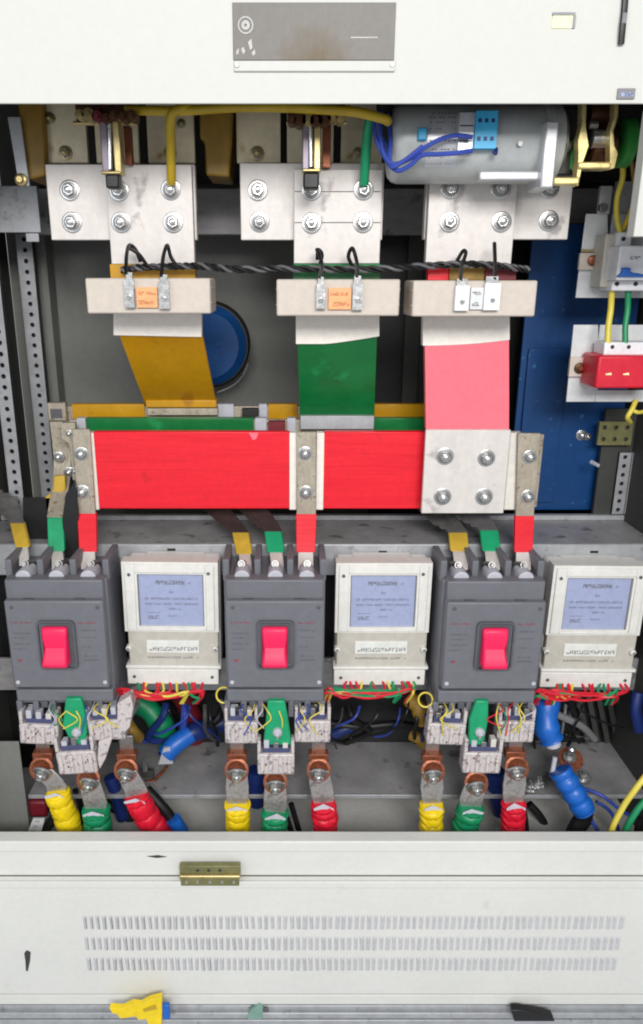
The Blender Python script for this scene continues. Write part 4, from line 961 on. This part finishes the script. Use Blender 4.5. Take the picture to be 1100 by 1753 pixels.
power_cable('red ringed cable standing under the middle breaker', 545, 1322, [(553, 1374), (556, 1400), (557, 1440), (558, 1540)], reds2, 21)
power_cable('yellow ringed cable standing upright under the right breaker', 740, 1324, [(739, 1376), (738, 1400), (738, 1440), (738, 1540)], yels, 19)
power_cable('green ringed cable under the right breaker, leaning left', 814, 1344, [(806, 1380), (800, 1404), (792, 1436), (780, 1540)], grns, 22)
power_cable('red ringed cable standing under the right breaker', 883, 1318, [(879, 1374), (878, 1400), (876, 1440), (874, 1540)], reds2, 20)

def fat(label, pts, r, m, name='cable', rings=0, group=None, extra=None):
    rf = (lambda t: 1 + .08 * math.sin(t * math.pi * 2 * rings)) if rings else None
    b = MB(m); b.tube([P(*p) for p in pts], r, 18, 12, rf)
    if extra: b.use(extra[0]); b.tube([P(*p) for p in extra[1]], extra[2], 18, 6)
    return tag(b.build(name, None, loc=P(*pts[0])), label, 'cable', group)
fat('thick dark green cable in the shadow behind the left meter wiring', [(225, 1195, .30), (255, 1215, .29), (278, 1245, .28), (290, 1280, .30)], .026, grns, rings=2)
fat('thick dark red cable in the shadow under the left meter', [(300, 1170, .30), (318, 1205, .30), (330, 1235, .31), (334, 1262, .33)], .024, maroon, rings=2)
fat('blue sleeved cable lying to the left of the middle breaker with a white lug', [(400, 1232, .30), (360, 1244, .28), (325, 1256, .25), (296, 1276, .23), (284, 1296, .22)], .021, navy, rings=3, extra=(blus, [(325, 1256, .245), (300, 1274, .225), (284, 1292, .215)], .0215))
b = MB(capw); b.pprism([(279, 1282), (290, 1280), (296, 1308), (270, 1309)], .20, .012); tag(b.build('cable_lug', None, .001, loc=P(283, 1305, .2)), 'white cable lug lying on the tray below the blue cable', 'cable lug')
b = MB(copper); b.tube([P(246, 1338, .20), P(262, 1336, .20), P(278, 1322, .20), P(285, 1312, .20)], .004, 8); b.use(steelb); b.lathe(P(248, 1318, .19), (0, -.3, 1), [(0, .006), (.014, .005), (.02, .003)], 12); b.use(darkw).pbox(240, 1320, 262, 1332, .195, .01)
tag(b.build('earth_stud', None, loc=P(250, 1335, .2)), 'small steel stud with a copper tail on the tray by the left red cable', 'stud')
fat('ochre cable end peeping out between the left cover and green cable', [(214, 1232, .22), (226, 1252, .20), (236, 1262, .22)], .014, mustd)
fat('ochre cable bulge hanging left of the right breaker', [(700, 1196, .24), (716, 1212, .22), (724, 1236, .22)], .017, mustd, rings=2)
fat('dark ochre cable end below the hanging yellow loop, left of the right breaker', [(704, 1258, .25), (716, 1264, .24), (724, 1274, .25)], .013, mustd)
fat('black cable crossing the dark gap between the middle and right breakers', [(560, 1238, .30), (620, 1244, .30), (680, 1240, .31), (740, 1250, .32)], .010, wblk)
fat('navy cable end in the dark gap right of the middle breaker', [(560, 1262, .30), (590, 1248, .30), (614, 1240, .31)], .013, navy)
fat('blue ringed cable coming down behind the right meter wiring', [(936, 1195, .20), (934, 1225, .18), (936, 1248, .17), (944, 1266, .165)], .026, blus, rings=2, extra=(capw, [(944, 1264, .162), (947, 1276, .160)], .016))
bn = thing('neutral_cable', P(975, 1320, .13), 'bright blue sleeved cable with black jacket bolted down at the right', 'cable')
MB(blus).tube([P(*p) for p in ((958, 1318, .12), (970, 1338, .11), (986, 1364, .10), (1000, 1388, .095))], .024, 24, 16, lambda t: (.84 + .2 * abs(math.sin(t * 12.5 + .4)) ** .6)).build('sleeve', bn)
MB(wblk).tube([P(*p) for p in ((1000, 1384, .098), (998, 1400, .10), (986, 1420, .10), (970, 1460, .10), (960, 1520, .10))], .018, 18, 10).build('jacket', bn)
b = MB(capw); b.cyl(P(950, 1296, .14), P(944, 1330, .13), .005, n=12); b.build('ferrule', bn)
b = MB(copper); b.lathe(P(976, 1300, .17), (0, -.6, .9), [(0, .026), (.004, .026)], 28); b.use(steelb).lathe(P(974, 1298, .165), (0, -.25, 1), [(0, .014), (.006, .014), (.007, .008), (.03, .007), (.033, .004)], 16); b.build('stud', bn)
for pts, m in ((((1004, 1380, .10), (1016, 1400, .10), (1022, 1420, .10), (1040, 1460, .10)), wgry), (((998, 1372, .09), (1012, 1405, .09), (1026, 1430, .09), (1034, 1470, .09)), wblue)):
    MB(m).tube([P(*p) for p in pts], .0036, 8, 8).build('tail_wire', bn)
for px, py, l in ((916, 1340, 'first'), (998, 1320, 'second'), (900, 1352, 'third')):
    pass
st = thing('tray_studs', P(910, 1345, .15), 'pair of bright steel nuts on the tray left of the blue cable', 'nuts')
for px, py in ((905, 1344), (920, 1338)):
    b = MB(steelb); b.lathe(P(px, py + 6, .15), (0, -.3, 1), [(0, .013), (.003, .013), (.004, .009), (.012, .009), (.013, .005), (.024, .005)], 12); b.build('nut', st)
b = MB(steelb); b.lathe(P(998, 1332, .16), (0, -.3, 1), [(0, .017), (.004, .017), (.005, .011), (.013, .011), (.014, .006), (.022, .005)], 14); tag(b.build('tray_nut', None, loc=P(998, 1330, .16)), 'steel nut standing on the tray right of the bright blue sleeve', 'nut')
lone_wire('blue wire curving over the tray lip at the right', [(1000, 1350, .14), (1030, 1362, .12), (1060, 1385, .11), (1084, 1400, .12)], .0036, wblue)
lone_wire('green and yellow striped earth wire at the lower right corner, the yellow one', [(1110, 1322, .06), (1088, 1350, .05), (1064, 1385, .05), (1044, 1430, .05), (1034, 1500, .06)], .006, wyel)
lone_wire('green earth wire beside the yellow one at the lower right corner', [(1112, 1362, .06), (1088, 1390, .055), (1068, 1430, .055), (1052, 1500, .06)], .0066, wgrn)
lone_wire('dark wire hanging at the right picture edge below the tray', [(1096, 1400, .08), (1090, 1430, .08), (1088, 1500, .08)], .007, wblk)
# black pairs
for lab, pts, r in (('black cable behind the left red cable held by a blue tie', [(250, 1352, .13), (280, 1385, .12), (302, 1415, .12), (330, 1460, .12), (350, 1520, .12)], .012),
                    ('thin black cable leaving the blue tie at the left', [(258, 1372, .125), (284, 1400, .12), (300, 1424, .12), (314, 1460, .12), (326, 1520, .12)], .008)):
    b = MB(wblk); b.tube([P(*p) for p in pts], r, 12, 8); tag(b.build('control_cable', None, loc=P(*pts[0])), lab, 'cable')
b = MB(blus); b.tube([P(296, 1402, .108), P(306, 1418, .108), P(312, 1426, .108)], .016, 12, 4); tag(b.build('cable_tie', None, loc=P(305, 1415, .1)), 'blue tie round the black cables at the lower left', 'tie')
for k, (a, c) in enumerate(((488, 'left'), (502, 'right'))):
    b = MB(wblk); b.tube([P(a - 4, 1376, .12), P(a + 3, 1400, .12), P(a + 14, 1440, .12), P(a + 30, 1520, .12)], .006, 10, 8); tag(b.build('control_cable', None, loc=P(a, 1400, .12)), f'thin black cable, {c} one of the pair right of the middle green cable', 'cable')
b = MB(wblk); b.tube([P(894, 1380, .12), P(900, 1410, .12), P(906, 1500, .12)], .006, 10, 8); tag(b.build('control_cable', None, loc=P(898, 1410, .12)), 'thin black cable just right of the right red cable', 'cable')
for lab, pts, r in (('navy cable standing behind the gap between the left green and red cables', [(188, 1330, .17), (196, 1352, .17), (210, 1400, .18)], .014),
                    ('navy cable behind the middle yellow and green cables', [(438, 1318, .17), (438, 1350, .17), (440, 1372, .18)], .020),
                    ('navy cable behind the right green and red cables', [(848, 1320, .17), (850, 1350, .17), (858, 1390, .17)], .020)):
    b = MB(navy); b.tube([P(*p) for p in pts], r, 16, 6); tag(b.build('neutral_link', None, loc=P(*pts[0])), lab, 'cable', 'navy cables behind the lugs')
DCOL = [wblk, wblk, wblk, navy, darkw, wgry, wblue, wblk]
for lab, xa_, xb_, cnt in (('loose dark control wires in the shadow between the left and middle breakers', 205, 385, 12), ('loose dark control wires in the shadow between the middle and right breakers', 565, 725, 11),
                      ('loose dark control wires right of the right breaker', 915, 1090, 12)):
    o = thing('wire_harness', P((xa_ + xb_) / 2, 1240, .3), lab, 'wiring', 'loose wires in the lower bay')
    for k in range(cnt):
        m = random.choice(DCOL); x = random.uniform(xa_, xb_); y0 = random.uniform(1192, 1215); sx = random.uniform(-60, 60)
        Yd = random.uniform(.20, .31); x2 = min(max(x + sx, xa_), xb_)
        pts = [(x, y0, Yd), (x + sx * .2, y0 + 22, Yd - .02), (x2, y0 + 48 + random.uniform(-10, 14), Yd), (min(max(x2 + random.uniform(-50, 50), xa_), xb_), y0 + 60 + random.uniform(-12, 10), Yd + .02)]
        wire('wire', pts, random.choice((.0024, .003, .0045, .008)), m, o, 8)
for lab, pts, m, r_ in (('grey wire drooping from the tray behind the left green cable', [(128, 1352, .16), (140, 1392, .16), (132, 1440, .17)], wblk, .006),
                        ('black jacketed cable running under the tray behind the left red cable', [(176, 1372, .2), (230, 1410, .2), (262, 1470, .2)], wblk, .010),
                        ('black cable under the tray right of the right red cable', [(905, 1376, .2), (930, 1408, .19), (948, 1470, .18)], wblk, .009),
                        ('thin blue wire under the tray at the far right', [(1020, 1372, .15), (1050, 1398, .14), (1070, 1470, .14)], wblue, .004)):
    lone_wire(lab, pts, r_, m, 'cable', 'control_cable')
# left bottom corner
b = MB(maroon); b.pbox(48, 1373, 79, 1400, .14, .05); tag(b.build('post_insulator', None, .005, loc=P(62, 1400, .14)), 'dark red post insulator under the left end of the tray', 'insulator')
b = MB(platew); b.pprism([(56, 1402), (76, 1402), (58, 1470), (28, 1470)], .10, .004); b.use(inkd)
for k in range(5): q = P(64 - k * 4, 1408 + k * 8, .0995); b.glyphs(q.x - .004, q.x + .006, q.z, .004, .0994)
tag(b.build('marker_strip', None, loc=P(60, 1430, .1)), 'slanting white marker strip below the dark red insulator', 'strip')
b = MB(wblk); b.tube([P(96, 1396, .11), P(84, 1412, .11), P(68, 1440, .11), P(50, 1500, .11)], .010, 10, 6); tag(b.build('control_cable', None, loc=P(80, 1420, .11)), 'black cable beside the white marker strip in the lower left corner', 'cable')
b = MB(wallg); x0, x1, za, zb = rect(-10, 1270, 44, 1470, .13); b.box(XL, x1, .13, .134, ZF, zb); tag(b.build('side_sheet', None, .001, loc=P(30, 1440, .13)), 'plain grey steel side sheet at the lower left edge', 'sheet')
# dark slats at the right, under the meter
sl = thing('slotted_duct', P(1035, 1265, .33), 'dark grey slotted wiring duct under the right meter', 'wiring duct')
for k in range(6):
    b = MB(darkw); px = 985 + k * 17; b.pprism([(px, 1185), (px + 9, 1185), (px + 26, 1272), (px + 17, 1272)], .33, .012); b.build('slat', sl, .001)
fat('navy cable at the right picture edge beside the slotted duct', [(1092, 1185, .22), (1088, 1215, .21), (1094, 1250, .21)], .012, navy)

# ================================================================= bottom edge
b = MB(yels); b.pprism([(187, 1726), (210, 1727), (226, 1719), (240, 1721), (256, 1712), (276, 1708), (277, 1732), (275, 1760), (256, 1758), (250, 1745), (236, 1746), (232, 1740), (205, 1744), (200, 1736), (192, 1735)], -.045, .012)
b.use(hosey).pprism([(244, 1728), (266, 1720), (268, 1728), (246, 1733)], -.0465, .001)
o = thing('yellow_clip', P(235, 1745, -.04), 'yellow plastic clip with a blue tab poking up at the bottom edge', 'clip'); b.build('body', o, .003)
b = MB(blus); b.pbox(277, 1722, 290, 1746, -.043, .01); b.build('tab', o, .002)
b = MB(mat('sage_plastic', (126, 162, 150), .4)); b.pprism([(422, 1740), (430, 1729), (444, 1722), (450, 1726), (449, 1745), (424, 1746)], -.014, .012)
b.use(greyp); q = P(455, 1728, -.012); b.lathe(q, (0, -1, 0), [(0, .006), (.003, .006)], 14)
tag(b.build('sage_clip', None, .003, loc=P(440, 1745, -.035)), 'sage green plastic clip poking up at the bottom edge', 'clip')
b = MB(blackm); b.pprism([(876, 1730), (890, 1730), (946, 1741), (950, 1749), (880, 1749)], -.03, .017)
tag(b.build('black_wedge', None, .002, loc=P(900, 1745, -.035)), 'black plastic wedge lying at the bottom edge on the right', 'wedge')
